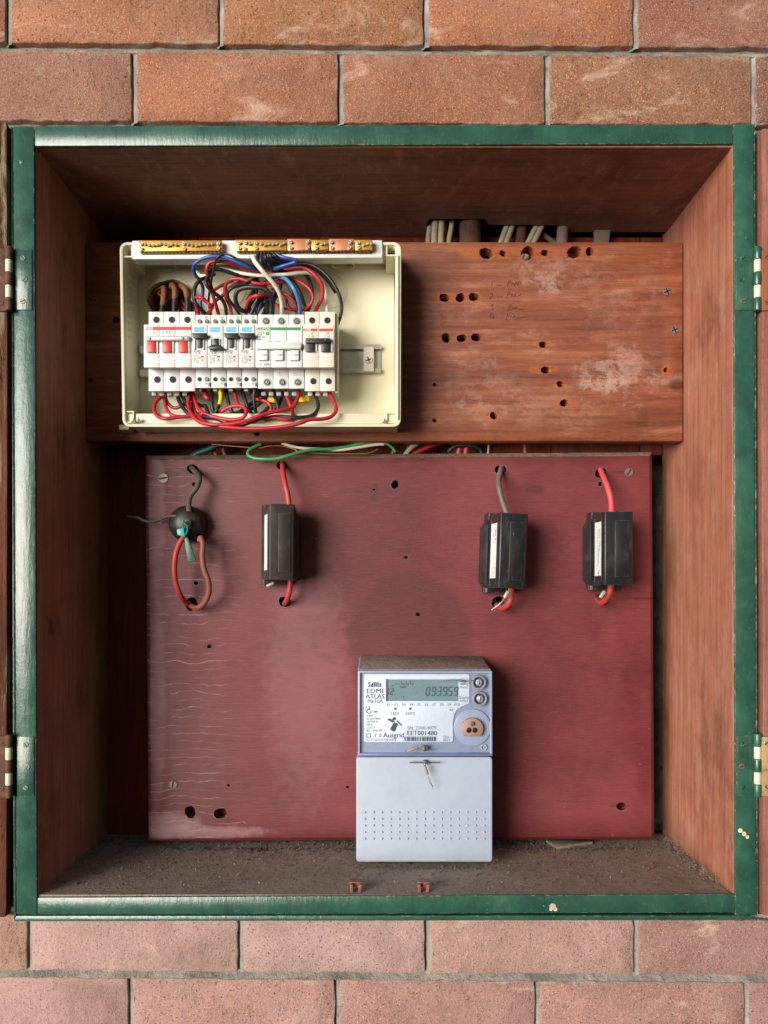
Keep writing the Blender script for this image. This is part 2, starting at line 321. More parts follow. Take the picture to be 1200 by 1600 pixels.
M_CONGREY = plain('dusty_grey_conduit', '#6d6258', .95, dirt=.6, dirtcol='#8b7c6c', nsc=90, bump=.0012)
M_CLIP = plain('brown_painted_clip', '#7d4a3d', .5, dirt=.5, dirtcol='#5c3a30', nsc=110)
M_METER = plain('pale_blue_grey_plastic', '#a2aebf', .36, dirt=.28, dirtcol='#7f8494', nsc=22, wear='#8d97a8')
M_METERB = plain('blue_grey_plastic', '#8792a9', .35, dirt=.12, dirtcol='#6f7890', nsc=20)
M_PLATE = plain('printed_plate', '#ccdae6', .45, dirt=.04, dirtcol='#97a2ac', nsc=20)
M_BLINK = plain('button_grey', '#7f8794', .35, dirt=.2)
M_PORT = plain('copper_port', '#9a7c6e', .45, .1, dirt=.25)
M_CHIPW = plain('debris_light', '#b3a89a', .9, dirt=.3)
M_LABELW = plain('white_sticker', '#dadfdb', .55, dirt=.12, dirtcol='#a59c88')
def lcd():
    t = NT('lcd_glass'); n = t.noise(9, (1, 1, 3), 2)
    c = t.ramp(n, [(.35, srgb('#587a80')), (.6, srgb('#6c8784')), (.75, srgb('#7c8c7c'))]); return t.out(c, .18, 0, .5)
M_LCD = lcd()
def clearp():
    t = NT('clear_cover_plastic'); t.b.inputs['Alpha'].default_value = .06; return t.out(srgb('#9fb2dc'), .12, 0, .5)
M_CLEAR = clearp()

# ---------------- mesh building ----------------
class MB:
    def __init__(s): s.v = []; s.f = []
    def add(s, vs, fs):
        o = len(s.v); s.v += [Vector(v) for v in vs]; s.f += [tuple(i + o for i in f) for f in fs]; return s
    def prism(s, poly, kf, kb, kfy=None):       # outline in grid units on plane kf, pushed straight back to kb
        n = len(poly); f = [W(x, y, kf) for x, y in poly]; dy = D * (1 / kb - 1)
        b = [Vector((p.x, dy, p.z)) for p in f]
        return s.add(f + b, [tuple(range(n - 1, -1, -1)), tuple(range(n, 2 * n))] + [(i, (i + 1) % n, n + (i + 1) % n, n + i) for i in range(n)])
    def box(s, x0, y0, x1, y1, kf, kb): return s.prism([(x0, y0), (x0, y1), (x1, y1), (x1, y0)], kf, kb)
    def loft(s, p0, k0, p1, k1):                # two outlines, each measured on its own plane
        n = len(p0); f = [W(x, y, k0) for x, y in p0]; b = [W(x, y, k1) for x, y in p1]
        return s.add(f + b, [tuple(range(n - 1, -1, -1)), tuple(range(n, 2 * n))] + [(i, (i + 1) % n, n + (i + 1) % n, n + i) for i in range(n)])
    def ring(s, outer, inner, kf, kb, bo=None):          # frame with hole; both outlines on plane kf
        n = len(outer); dy = D * (1 / kb - 1)
        a = [W(x, y, kf) for x, y in outer]; b = [W(x, y, kf) for x, y in inner]
        a2 = [Vector((p.x, dy, p.z)) for p in a]; b2 = [Vector((p.x, dy, p.z)) for p in b]; fs = []
        if bo: a2 = [Vector((W(*bo(x, y), kf).x, dy, W(*bo(x, y), kf).z)) for x, y in outer]; b2 = [Vector((W(*bo(x, y), kf).x, dy, W(*bo(x, y), kf).z)) for x, y in inner]
        for i in range(n):
            j = (i + 1) % n
            fs += [(i, n + i, n + j, j), (2 * n + i, 2 * n + j, 3 * n + j, 3 * n + i), (i, j, 2 * n + j, 2 * n + i), (n + i, 3 * n + i, 3 * n + j, n + j)]
        return s.add(a + b + a2 + b2, fs)
    def disc(s, x, y, r, kf, kb, n=20, rb=None):  # cylinder facing the viewer
        rb = r if rb is None else rb
        p = [(x + r * math.cos(a), y - r * math.sin(a)) for a in [2 * math.pi * i / n for i in range(n)]]
        if rb == r: return s.prism(p, kf, kb)
        c = W(x, y, kf); rr = r * S0 / kf; rq = rb * S0 / kf; dy = D * (1 / kb - 1); vs = []
        for i in range(n):
            a = 2 * math.pi * i / n; vs.append((c.x + rr * math.cos(a), c.y, c.z + rr * math.sin(a)))
        for i in range(n):
            a = 2 * math.pi * i / n; vs.append((c.x + rq * math.cos(a), dy, c.z + rq * math.sin(a)))
        return s.add(vs, [tuple(range(n)), tuple(range(2 * n - 1, n - 1, -1))] + [(i, n + i, n + (i + 1) % n, (i + 1) % n) for i in range(n)])
    def wbox(s, a, b):
        (x0, y0, z0), (x1, y1, z1) = a, b
        v = [(x, y, z) for x in (x0, x1) for y in (y0, y1) for z in (z0, z1)]
        return s.add(v, [(0, 1, 3, 2), (4, 6, 7, 5), (0, 4, 5, 1), (2, 3, 7, 6), (0, 2, 6, 4), (1, 5, 7, 3)])
    def zprism(s, poly, z0, z1):                 # outline in (x, y) metres, raised from z0 to z1
        n = len(poly)
        return s.add([(x, y, z0) for x, y in poly] + [(x, y, z1) for x, y in poly],
                     [tuple(range(n)), tuple(range(2 * n - 1, n - 1, -1))] + [(i, n + i, n + (i + 1) % n, (i + 1) % n) for i in range(n)])
    def tube(s, pts, r, n=8, cap=True, sub=5):   # world points, smooth curve
        P = [Vector(p) for p in pts]
        if sub > 1 and len(P) > 2:
            Q = [P[0] * 2 - P[1]] + P + [P[-1] * 2 - P[-2]]; out = []
            for i in range(1, len(Q) - 2):
                p0, p1, p2, p3 = Q[i - 1:i + 3]
                for j in range(sub):
                    t = j / sub
                    out.append(.5 * ((2 * p1) + (p2 - p0) * t + (2 * p0 - 5 * p1 + 4 * p2 - p3) * t * t + (3 * p1 - p0 - 3 * p2 + p3) * t ** 3))
            out.append(P[-1]); P = out
        m = len(P); T = [(P[min(i + 1, m - 1)] - P[max(i - 1, 0)]).normalized() for i in range(m)]
        u = T[0].orthogonal().normalized(); vs = []
        for i in range(m):
            u = (u - T[i] * u.dot(T[i])).normalized(); w = T[i].cross(u)
            rr = r[min(i * len(r) // m, len(r) - 1)] if isinstance(r, (list, tuple)) else r
            for j in range(n):
                a = 2 * math.pi * j / n; vs.append(P[i] + (u * math.cos(a) + w * math.sin(a)) * rr)
        fs = [(i * n + j, i * n + (j + 1) % n, (i + 1) * n + (j + 1) % n, (i + 1) * n + j) for i in range(m - 1) for j in range(n)]
        if cap: fs += [tuple(range(n - 1, -1, -1)), tuple(range((m - 1) * n, m * n))]
        return s.add(vs, fs)
    def build(s, name, mat, parent=None, base=None, bevel=0, seg=2, ang=32, color=None, local=False, fix=True):
        b0 = Vector((0, 0, 0)) if local else (base if base is not None else (TB.get(parent.name) if parent else None))
        if b0 is None:
            b0 = sum(s.v, Vector()) / len(s.v)
            b0 = Vector((b0.x, b0.y, min(v.z for v in s.v)))
        me = bpy.data.meshes.new(name); me.from_pydata([v - b0 for v in s.v], [], s.f)
        if fix or bevel:
            bm = bmesh.new(); bm.from_mesh(me)
            if fix: bmesh.ops.recalc_face_normals(bm, faces=bm.faces)
            if bevel:
                ed = [e for e in bm.edges if len(e.link_faces) == 2 and e.calc_face_angle(0) > R(38)]
                bmesh.ops.bevel(bm, geom=ed, offset=bevel, segments=seg, affect='EDGES', profile=.5, clamp_overlap=True)
            bm.to_mesh(me); bm.free()
        me.materials.append(mat); me.shade_smooth(); me.set_sharp_from_angle(angle=R(ang))
        o = bpy.data.objects.new(name, me); COL.objects.link(o)
        if parent is not None: o.parent = parent
        if parent is None: o.location = b0; TB[o.name] = b0
        else: TB[o.name] = b0
        if color: o.color = color
        return o
TB = {}
def tag(o, label, cat, group=None):
    o['label'] = label; o['category'] = cat
    if group: o['group'] = group
    return o
def thing(name, label, cat, base, group=None):
    o = bpy.data.objects.new(name, None); COL.objects.link(o); o.location = base; o.empty_display_size = .02; TB[o.name] = Vector(base)
    return tag(o, label, cat, group)
TEXTQ = {}
def text(s, x, y, k, h, mat, parent, name='printed_text', rot=0, al='CENTER', bold=0, sx=1.0, eps=.0002):
    TEXTQ.setdefault((parent.name, name, mat.name), []).append((s, W(x, y, k) - Vector((0, eps, 0)), h * S0 / k, rot, al, bold, sx))
def carve(o, cuts, kf, kb=None, seed=1):         # drill ragged holes (x, y, r) straight through
    rnd = random.Random(seed); m = MB()
    for (x, y, r) in cuts:
        n = 18; ph = rnd.random() * 6
        rr = [r * (1 + .10 * math.sin(2 * a + ph) + rnd.uniform(-.07, .07)) for a in [2 * math.pi * i / n for i in range(n)]]
        p = [(x + rr[i] * math.cos(2 * math.pi * i / n) * 1.04, y + rr[i] * math.sin(2 * math.pi * i / n)) for i in range(n)]
        f = [W(px, py, kf) for px, py in p]; y0 = D * (1 / kf - 1) - .01; y1 = y0 + .06
        m.add([Vector((v.x, y0, v.z)) for v in f] + [Vector((v.x, y1, v.z)) for v in f],
              [tuple(range(n - 1, -1, -1)), tuple(range(n, 2 * n))] + [(i, (i + 1) % n, n + (i + 1) % n, n + i) for i in range(n)])
    c = m.build('cutter', M_DARK, base=Vector((0, 0, 0)))
    md = o.modifiers.new('b', 'BOOLEAN'); md.object = c; md.operation = 'DIFFERENCE'; md.solver = 'EXACT'
    bpy.context.view_layer.update()
    me = bpy.data.meshes.new_from_object(o.evaluated_get(bpy.context.evaluated_depsgraph_get()))
    o.modifiers.clear(); o.data = me
    bpy.data.objects.remove(c)
    me.shade_smooth(); me.set_sharp_from_angle(angle=R(32))
def rrect(x0, y0, x1, y1, r, n=5):
    p = []
    for (cx, cy, a0) in [(x0 + r, y0 + r, 90), (x0 + r, y1 - r, 180), (x1 - r, y1 - r, 270), (x1 - r, y0 + r, 0)]:
        for i in range(n + 1):
            a = R(a0 + 90 * i / n); p.append((cx + r * math.cos(a), cy - r * math.sin(a)))
    return p
def screw(parent, x, y, r, k, mat, slot='slot', ang=30, name='screw', sink=.0012):
    m = MB(); dk = D / (D * (1 / k - 1) - sink + D)
    m.disc(x, y, r, dk, k * .997, 20, r * 1.0)
    o = m.build(name, mat, parent, bevel=.0003, seg=1)
    # slot: a thin dark strip on the head, coloured as the groove's shade
    g = MB(); c, s_ = math.cos(R(ang)), math.sin(R(ang)); kk = D / (D * (1 / dk - 1) - .00015 + D)
    def bar(c, s_):
        w = r * .16; l = r * .85
        g.prism([(x + c * l - s_ * w, y - s_ * l - c * w), (x - c * l - s_ * w, y + s_ * l - c * w), (x - c * l + s_ * w, y + s_ * l + c * w), (x + c * l + s_ * w, y - s_ * l + c * w)], kk, dk * .9995)
    bar(c, s_)
    if slot == 'cross': bar(-s_, c)
    if parent.parent is None: g.build('screw_slot', M_DARK, o)  # dark strip standing in for the slot's shade
    else: 
        me = o.data; bm = bmesh.new(); bm.from_mesh(me); t = bpy.data.meshes.new('t'); b0 = TB[o.name]
        t.from_pydata([v - b0 for v in g.v], [], g.f); nf = len(bm.faces); bm.from_mesh(t); bmesh.ops.recalc_face_normals(bm, faces=bm.faces)
        bm.faces.ensure_lookup_table()
        for f in bm.faces[nf:]: f.material_index = 1
        bm.to_mesh(me); bm.free(); me.materials.append(M_DARK)
    return o
# ================= THE BRICK WALL =================
KW = D / (D + .012)
wall = thing('brick_wall', 'orange and pink face brick wall with grey mortar joints around the meter cabinet', 'wall', W(600, 2400, KW) - Vector((0, 0, 0)))
SL = .0068
JOINTS = {0: [12.5, 344, 665.5, 993], 1: [209, 532, 855, 1177], 12: [46, 375.5, 668, 994], 13: [204, 527, 840, 1167]}
ROWY = {0: (-40, 70), 1: (83.5, 191.5), 12: (1414, 1520), 13: (1531.5, 1640)}
def row_y(j):
    return ROWY.get(j, (83.5 + 120.7 * (j - 1), 191.5 + 120.7 * (j - 1)))
TOPC = ['#a66a4a', '#ad7250', '#9f6649', '#a66e50', '#9a6552']  # upper rows warmer, lower rows pinker: the light's cast put into brick colour
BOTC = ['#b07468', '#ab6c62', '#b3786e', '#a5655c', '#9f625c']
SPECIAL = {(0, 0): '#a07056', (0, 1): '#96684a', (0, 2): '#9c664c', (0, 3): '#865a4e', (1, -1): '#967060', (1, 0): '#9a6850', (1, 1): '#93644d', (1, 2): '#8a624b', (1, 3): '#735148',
           (12, -1): '#b08c7c', (12, 0): '#b39691', (12, 1): '#ad918e', (12, 2): '#a68882', (12, 3): '#91726d', (13, -1): '#b2918e', (13, 0): '#a9857f', (13, 1): '#a27f7a', (13, 2): '#9b7872', (13, 3): '#906f6c'}  # single bricks carry the same warm-to-cool light in their colour
rnd = random.Random(3)
OPEN = (17, 193, 1190, 1440)
def brick(x0, x1, y0, y1, col):
    # outline with worn, slightly wandering edges, then a rounded shoulder to the face
    pts = []; nx = max(3, int((x1 - x0) / 14)); ny = max(3, int((y1 - y0) / 14)); j = lambda: rnd.uniform(-1.1, 1.1) + (rnd.uniform(-2.5, 2.5) if rnd.random() < .08 else 0)
    for i in range(nx): pts.append((x0 + (x1 - x0) * i / nx, y0 + (j() if i else 1.5)))
    for i in range(ny): pts.append((x1 + (j() if i else -1.5), y0 + (y1 - y0) * i / ny))
    for i in range(nx): pts.append((x1 - (x1 - x0) * i / nx, y1 + (j() if i else -1.5)))
    for i in range(ny): pts.append((x0 + (j() if i else 1.5), y1 - (y1 - y0) * i / ny))
    pts = [(x, y + (x - 600) * SL) for x, y in pts]
    cx = (x0 + x1) / 2; cy = (y0 + y1) / 2 + (cx - 600) * SL
    def ins(d): return [(x + (d if x < cx else -d) * min(1, abs(x - cx) / ((x1 - x0) / 2)), y + (d if y < cy else -d) * min(1, abs(y - cy) / ((y1 - y0) / 2))) for x, y in pts]
    dz = rnd.uniform(-.0006, .0006); y_ = .012 + dz
    k = lambda d: D / (D + y_ + d)
    rings = [[W(x, y, KW) for x, y in ins(a)] for a in (1.7, .6, 0, 0)]
    deps = (0, .0005, .0016, .022)
    m = MB(); n = len(pts); vs = []
    for r_, d_ in zip(rings, deps): vs += [Vector((p.x, y_ + d_, p.z)) for p in r_]
    fs = [tuple(range(n))] + [(a * n + i, (a + 1) * n + i, (a + 1) * n + (i + 1) % n, a * n + (i + 1) % n) for a in range(3) for i in range(n)]
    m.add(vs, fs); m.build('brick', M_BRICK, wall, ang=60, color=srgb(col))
for j in range(-3, 17):
    y0, y1 = row_y(j)
    js = JOINTS.get(j) or [(209 if j % 2 else 344) - (5 if j > 6 else 0) + 324 * i + (-324 if not j % 2 else 0) for i in range(4)]
    js = [js[0] - 648, js[0] - 324] + list(js) + [js[-1] + 324, js[-1] + 648]
    for i in range(len(js) - 1):
        xa, xb = js[i] + 3.8, js[i + 1] - 3.8
        if xb < -560 or xa > 1760: continue
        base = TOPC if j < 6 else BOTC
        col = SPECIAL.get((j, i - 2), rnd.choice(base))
        ov = y1 > OPEN[1] + 2 and y0 < OPEN[3] - 3
        segs = [(xa, xb)]
        yy0, yy1 = y0, y1
        if ov:
            if j == 12: yy0 = OPEN[3] - 6; 
            else:
                segs = [(a, b) for a, b in ((xa, min(xb, OPEN[0] - 8)), (max(xa, 1200), xb)) if b - a > 12]
        for a, b in segs: brick(a, b, yy0, yy1, col)
# mortar: backing slab round the cabinet opening, weathered beds and perpends
mm = MB(); kb0 = D / (D + .0205); xL, xR, yT, yB = -600, 1800, -420, 2060
for (a, b, c, d) in ((xL, yT, xR, OPEN[1] + 6), (xL, OPEN[3] - 12, xR, yB), (xL, OPEN[1] + 6, OPEN[0] + 6, OPEN[3] - 12), (OPEN[2] + 2, OPEN[1] + 6, xR, OPEN[3] - 12)):
    mm.box(a, b, c, d, kb0, .72)
mm.build('mortar_backing', M_MORTAR, wall)
back = MB().box(xL, yT, xR, yB, .7195, .70).build('inner_leaf', M_MORTAR, wall)  # slab added behind the cabinet to keep light from leaking in
bed = MB()
def slant(x0, y0, x1, y1, d0, d1, n):      # joint strip; d0/d1 = recess at its first/second long edge
    vert = abs(y1 - y0) > abs(x1 - x0); vs = []; fs = []
    for i in range(n + 1):
        t = i / n; j = lambda s_=.5: rnd.uniform(-s_, s_)
        if vert:
            y = y0 + (y1 - y0) * t; cols = [(x0 - 2.5, y, d0 + .001), (x0 + 1.5 + j(), y, d0), (x0 + 3.6 + j(.3), y, (d0 * .35 + d1 * .65) + j(.0003)), (x1 + .8 + j(.6), y, d1), (x1 + 3, y, d1 + .004)]
        else:
            x = x0 + (x1 - x0) * t; cols = [(x, y0 - 2.5, d0 + .001), (x, y0 + 2 + j(), d0), (x, y0 + 6.5 + j(), (d0 * .5 + d1 * .5) + j(.0003)), (x, y1 + .8 + j(.6), d1), (x, y1 + 3, d1 + .004)]
        for (a, b, d) in cols:
            p = W(a, b + (a - 600) * SL, KW); vs.append((p.x, .012 + d, p.z))
    for i in range(n):
        for c in range(4): fs.append((i * 5 + c, i * 5 + c + 1, (i + 1) * 5 + c + 1, (i + 1) * 5 + c))
    bed.add(vs, fs)
for j in range(-3, 16):
    ya = row_y(j)[1]; yb = row_y(j + 1)[0]
    if OPEN[1] - 1 < ya < OPEN[3] - 20:
        segs = [(-560, OPEN[0] - 4), (1198, 1760)]
    else: segs = [(-560, 1760)]
    for a, b in segs: slant(a, ya, b, yb,   .0085, .0010, max(4, int((b - a) / 9)))
for j in range(-3, 17):
    y0, y1 = row_y(j); js = JOINTS.get(j) or [(209 if j % 2 else 344) - (5 if j > 6 else 0) + 324 * i + (-324 if not j % 2 else 0) for i in range(4)]
    for x in [js[0] - 324] + list(js) + [js[-1] + 324]:
        if y1 > OPEN[1] + 2 and y0 < OPEN[3] - 3 and j != 12 and 0 < x < 1206: continue
        ya = OPEN[3] - 6 if j == 12 else y0
        slant(x - 4.5, ya - 2, x + 4.5, y1 + 2, .0055, .0012, 12)
bed.build('mortar_joint', M_MORTAR, wall, ang=50, fix=False)

# ================= THE CABINET =================
cab = thing('meter_cabinet', 'deep timber meter cabinet with dark green painted face frame let into the brick wall', 'cabinet', W(603, 1440, 1))
KF0 = 1.0; KFB = D / (D + .0032); KBD = D / (D + .0235)
st = lambda n, p: MB().prism(p, KF0, KFB).build(n, M_GREEN, cab, bevel=.0016)
st('frame_stile', [(20, 196.5), (25, 1429), (57.5, 1430), (53, 196)])
st('frame_stile', [(1146, 193.5), (1148.5, 1430), (1182, 1429.5), (1178, 193)])
st('frame_rail', [(53.6, 196), (53.8, 228), (1145.4, 224.5), (1145.4, 193.8)])
st('frame_rail', [(57.9, 1402.5), (57.9, 1430), (1147.8, 1426.5), (1147.8, 1397)])
# sloping outer bead
def bead(p): MB().prism(p, .9975, KBD).build('outer_bead', M_GREEN, cab, bevel=.001)
bead([(16, 197), (21, 1438), (24.6, 1430), (19.6, 197)]); bead([(24.9, 1431), (20, 1440), (1187, 1438), (1181.5, 1430.5)])
bead([(1178.3, 193.5), (1182.3, 1429), (1184.5, 1433), (1180, 193.5)])
# lining
KB = .7935
SW, TW, RB = MATS['brown_side_wood'], MATS['brown_top_wood'], MATS['red_back_wood']
e = KFB * .9995
def spanel(x0, x1, xt): 
    q = [(x0, 213), (x0, 1418), (x1 + xt, 1418), (x1, 213)]
    MB().prism([(CX + (x - CX) * e, CY + (y - CY) * e) for x, y in q], e, KB).build('side_panel', SW, cab)
spanel(30, 53.8, 3.0); spanel(1166, 1145.6, 1.5)
X = lambda px, k: (px - CX) * S0 / k
Y = lambda k: D * (1 / k - 1)
def hpoly(mb, pts, z0, z1): return mb.zprism([(X(px, kk), Y(kk)) for px, kk in pts], z0, z1)
zc = CZ - (227.2 - CY) * S0; zf = CZ - (1400 - CY) * S0
e = KFB * .9995
def atw(x1, k): return CX + (x1 - CX) * k    # grid x on the front plane carried to depth k
cp = [(atw(55, e), e), (atw(1145.6, e), e), (atw(1145.6, .8075), .8075), (885, .8075), (878, .812), (876, .8225), (764, .824), (761, .829), (757, .8365), (672, .837), (667, .829), (664, KB), (atw(55, KB), KB)]
hpoly(MB(), cp, zc, zc + .014).build('top_panel', TW, cab)
bp = [(atw(55, e), e), (atw(1145.6, e), e), (atw(1145.6, KB), KB), (atw(55, KB), KB)]
hpoly(MB(), bp, zf - .014, zf).build('bottom_panel', M_DUST, cab)
for a, b, yb in ((56, 233.5, 1399.5), (235, 470, 1399.5), (471.5, 705, 1399.5), (706.5, 925, 1399.5), (926.5, 1100, 1399.5), (1101.5, 1145, 655)):  # last plank ends early: gap beside the board shaped to stay in shade
    m = MB(); kk = KB * 1.004; m.prism([(atw(a, kk), CY + (228 - CY) * kk), (atw(a, kk), CY + (yb - CY) * kk), (atw(b, kk), CY + (yb - CY) * kk), (atw(b, kk), CY + (228 - CY) * kk)], kk, KB * .985)
    m.build('back_plank', RB, cab, bevel=.001)
# hinges: plate on the stile, knuckles with nylon rings, plate on the door
def hinge(px0, px1, y0, y1, side, ys, screws, dm):
    plate = MB().box(px0, y0, px1, y1, D / (D - .0014), D / (D + .0002)).build('hinge', M_GREEN, cab, bevel=.0005)
    kx = 14 if side < 0 else 1183.5
    kc = D / (D - .0045); h = (y1 - y0) / 5; z = lambda yy: W(kx, yy, kc)
    for i in range(5):
        a, b = y0 - 3 + i * (h + 1.1), y0 - 3 + (i + 1) * (h + 1.1) - .6
        MB().tube([z(a), z(b)], .0041 if i % 2 == 0 else .0037, 14, sub=1).build('hinge_ring' if i % 2 else 'hinge_knuckle', M_NYLON if i % 2 else (M_RUST if side < 0 else M_GREEN), plate, bevel=.0007)
    if side < 0: d = MB().box(-24, y0 - 1, 9.5, y1 + 2, D / (D - .0062), D / (D - .0042))
    else: d = MB().box(1189.5, y0 + 2, 1226, y1 + 1, D / (D - .0062), D / (D - .0042))
    d.build('door_plate', dm, plate, bevel=.0005)
    for i, (sx, sy, an) in enumerate(screws): screw(plate, sx, sy, 4.4, D / (D - .0014), M_GREEN if an is not None else M_SCREW, 'slot', an if an is not None else 20, sink=.0007)
    sxd = (2, -12) if side < 0 else (1198, 1212)
    for q, yy in enumerate((y0 + 12, (y0 + y1) / 2, y1 - 12)): screw(plate, sxd[q % 2], yy, 4.2, D / (D - .0062), dm, 'slot', 40 + 50 * q, sink=.0005)
hinge(23.5, 49.5, 389, 484, -1, 0, [(35.5, 403, 130), (38, 436, 50), (35, 470, None)], M_RUST)
hinge(26.5, 52.5, 1151, 1244.5, -1, 0, [(40, 1164, 120), (42.5, 1198, 60), (39.5, 1231, -40)], M_RUST)
hinge(1149.5, 1177, 389, 484, 1, 0, [(1161.5, 404, 50), (1159, 437, 50), (1162, 470, None)], M_COPHINGE)
hinge(1151, 1177, 1149.5, 1243, 1, 0, [(1162.5, 1163, 110), (1160, 1197.5, None), (1162.5, 1231, 60)], M_BRASSY)
# open doors, folded back against the brickwork
dl = D / (D - .0038); db = D / (D + .0105)
doorl = MB().prism([(-420, 190), (-420, 1434), (8, 1434), (10, 1418), (11, 1000), (11.5, 600), (10.5, 198), (9, 190)], dl, db).build('door', MATS['weathered_door_wood'], cab, bevel=.002)
for ss in ((-390, 240, -60, 250), (-390, 1380, -60, 1390)): MB().box(ss[0], ss[1], ss[2], ss[3] + 45, D / (D - .0158), D / (D - .0041)).build('door_batten', MATS['weathered_door_wood'], doorl, bevel=.001)
doorr = MB().prism([(1190, 200), (1190.5, 600), (1192, 1000), (1193, 1432), (1620, 1432), (1620, 194)], dl, db).build('door', MATS['pinkish_door_wood'], cab, bevel=.002)
doorr['label'] = 'pinkish brown door leaf opened to the right'; doorl['label'] = 'dark weathered door leaf opened to the left'
for ss in ((1262, 240, 1590, 285), (1262, 1380, 1590, 1425)): MB().box(*ss, D / (D - .0158), D / (D - .0041)).build('door_batten', MATS['pinkish_door_wood'], doorr, bevel=.001)
# filled nail heads and paint blobs on the frame
for (x, y, r) in [(33, 252, 3.5), (1169, 370, 4.5), (864, 1417, 5)]:
    MB().disc(x, y, r, D / (D - .0007), D / (D + .001), 12, r * 1.2).build('filled_nail_hole' if y < 1000 else 'bare_paint_chip', M_CHIPW if y > 1000 else M_GREEN, cab, bevel=.0003)
chip = MB()
for (x, y, r) in [(1157, 1298, 3.6), (1163, 1303, 3.4), (1168, 1308, 2.8), (868, 1421, 3), (861, 1421, 2.5)]: chip.disc(x, y, r, D / (D - .0004), D / (D + .001), 7, r * 1.3)
chip.build('bare_paint_chip', plain('cream_undercoat', '#d5c7a0', .8, dirt=.4), cab)['kind'] = 'stuff'

# ================= FLOOR DEBRIS =================
deb = MB(); rnd = random.Random(11)
def crumb(m, p, s):
    vs = [p + Vector((rnd.uniform(-1, 1), rnd.uniform(-1, 1), z)) * s for z in (-.2, -.1, 0, 1.0)]
    m.add(vs, [(0, 1, 2), (0, 3, 1), (1, 3, 2), (2, 3, 0)])
xl, xr = X(58, 1), X(1143, 1)
for i in range(7500):
    t = rnd.random(); x = xl + (xr - xl) * rnd.random(); yb = .155
    y = .205 - abs(rnd.gauss(0, .06)) if rnd.random() < .75 else rnd.uniform(.028, .2)
    if rnd.random() < .12: x = xl + abs(rnd.gauss(0, .012)) if rnd.random() < .5 else xr - abs(rnd.gauss(0, .01))
    if y < .026: continue
    crumb(deb, Vector((x, y, zf)), rnd.choice((.0005, .0006, .0007, .0009, .0012, .0019, .0019 if rnd.random() < .7 else .0030)))
o = deb.build('dirt_crumbs', plain('crumb_dirt', '#6d5f54', .95, dirt=.4), base=Vector((0, .1, zf))); tag(o, 'brown dust and dirt crumbs lying over the cabinet floor', 'debris'); o['kind'] = 'stuff'
deb = MB()
for i in range(520):
    x = rnd.uniform(xl + .1, xr - .05); y = .1595 - abs(rnd.gauss(0, .006)); crumb(deb, Vector((x, y, zf)), rnd.choice((.0012, .0018, .0026)))
o = deb.build('dark_grit', plain('dark_grit', '#3a3836', .95, dirt=.4), base=Vector((0, .1, zf))); tag(o, 'darker grit heaped along the foot of the maroon board', 'debris'); o['kind'] = 'stuff'
deb = MB()
for (px, py, s) in [(192, 1346, 2.2), (188, 1371, 1.8), (288, 1383, 1.4), (405, 1380, 1.2), (410, 1346, 1.5), (350, 1390, 1)] + [(rnd.uniform(150, 1080), rnd.uniform(1330, 1392), rnd.uniform(.6, 1.1)) for _ in range(60)]:
    k = 470 / (py - CY); k = (py - CY) / 470; crumb(deb, W(px, py, k), s * .0014)
o = deb.build('pale_flakes', M_CHIPW, base=Vector((0, .1, zf))); tag(o, 'scattered pale flakes lying on the dusty cabinet floor', 'debris'); o['kind'] = 'stuff'
kf_ = lambda py: (py - CY) / 470
p0 = [W(853, 1317, kf_(1317)), W(871, 1328.5, kf_(1328.5)), W(926, 1320, kf_(1320)), W(921, 1316.5, kf_(1316.5))]
m = MB(); m.add([p + Vector((0, 0, .0005)) for p in p0] + [p + Vector((0, 0, .0042)) for p in p0], [(0, 1, 2, 3), (7, 6, 5, 4), (0, 4, 5, 1), (1, 5, 6, 2), (2, 6, 7, 3), (3, 7, 4, 0)])
tag(m.build('wood_splinter', MATS['pale_splinter_wood'], bevel=.0004), 'flat grey wood splinter lying on the floor under the right of the maroon board', 'splinter')
m = MB(); c = W(1020, 1357, kf_(1357)) + Vector((0, 0, .0018))
bm_ = []; 
for i in range(5):
    for j in range(8):
        a = math.pi * (i + .5) / 5; b = 2 * math.pi * j / 8; r = .0028 * (1 + .2 * rnd.uniform(-1, 1)); m.v.append(c + Vector((r * math.sin(a) * math.cos(b), r * math.sin(a) * math.sin(b), r * .8 * math.cos(a))))
m.f = [(i * 8 + j, i * 8 + (j + 1) % 8, (i + 1) * 8 + (j + 1) % 8, (i + 1) * 8 + j) for i in range(4) for j in range(8)] + [tuple(range(8)), tuple(range(39, 31, -1))]
tag(m.build('pebble', M_CLIP), 'small reddish pebble on the dusty floor at the right', 'pebble')
# cobwebby fluff along the foot of the side walls and hanging in the corners
web = MB()
for i in range(420):
    q = rnd.random(); y = rnd.uniform(.03, .2)
    if q < .55: p = Vector((xr - abs(rnd.gauss(0, .004)), y, zf + abs(rnd.gauss(0, .003))))
    elif q < .75: p = Vector((xl + abs(rnd.gauss(0, .005)), y, zf + abs(rnd.gauss(0, .003))))
    else: p = Vector((rnd.uniform(xl + .11, xr - .02), .158 - abs(rnd.gauss(0, .005)), zf + .001))
    l = rnd.uniform(.002, .008); pts = [p]
    for s_ in range(3): pts.append(pts[-1] + Vector((rnd.uniform(-1, 1), rnd.uniform(-1, 1), rnd.uniform(-.5, .7))) * l * .5)
    web.tube(pts, rnd.choice((.00012, .00018, .00028)), 3, sub=2, cap=False)
o = web.build('cobweb_fluff', plain('grey_fluff', '#8d8378', .95, dirt=.2), base=Vector((0, .1, zf)), fix=False); tag(o, 'grey cobweb fluff along the edges of the cabinet floor', 'cobweb'); o['kind'] = 'stuff'
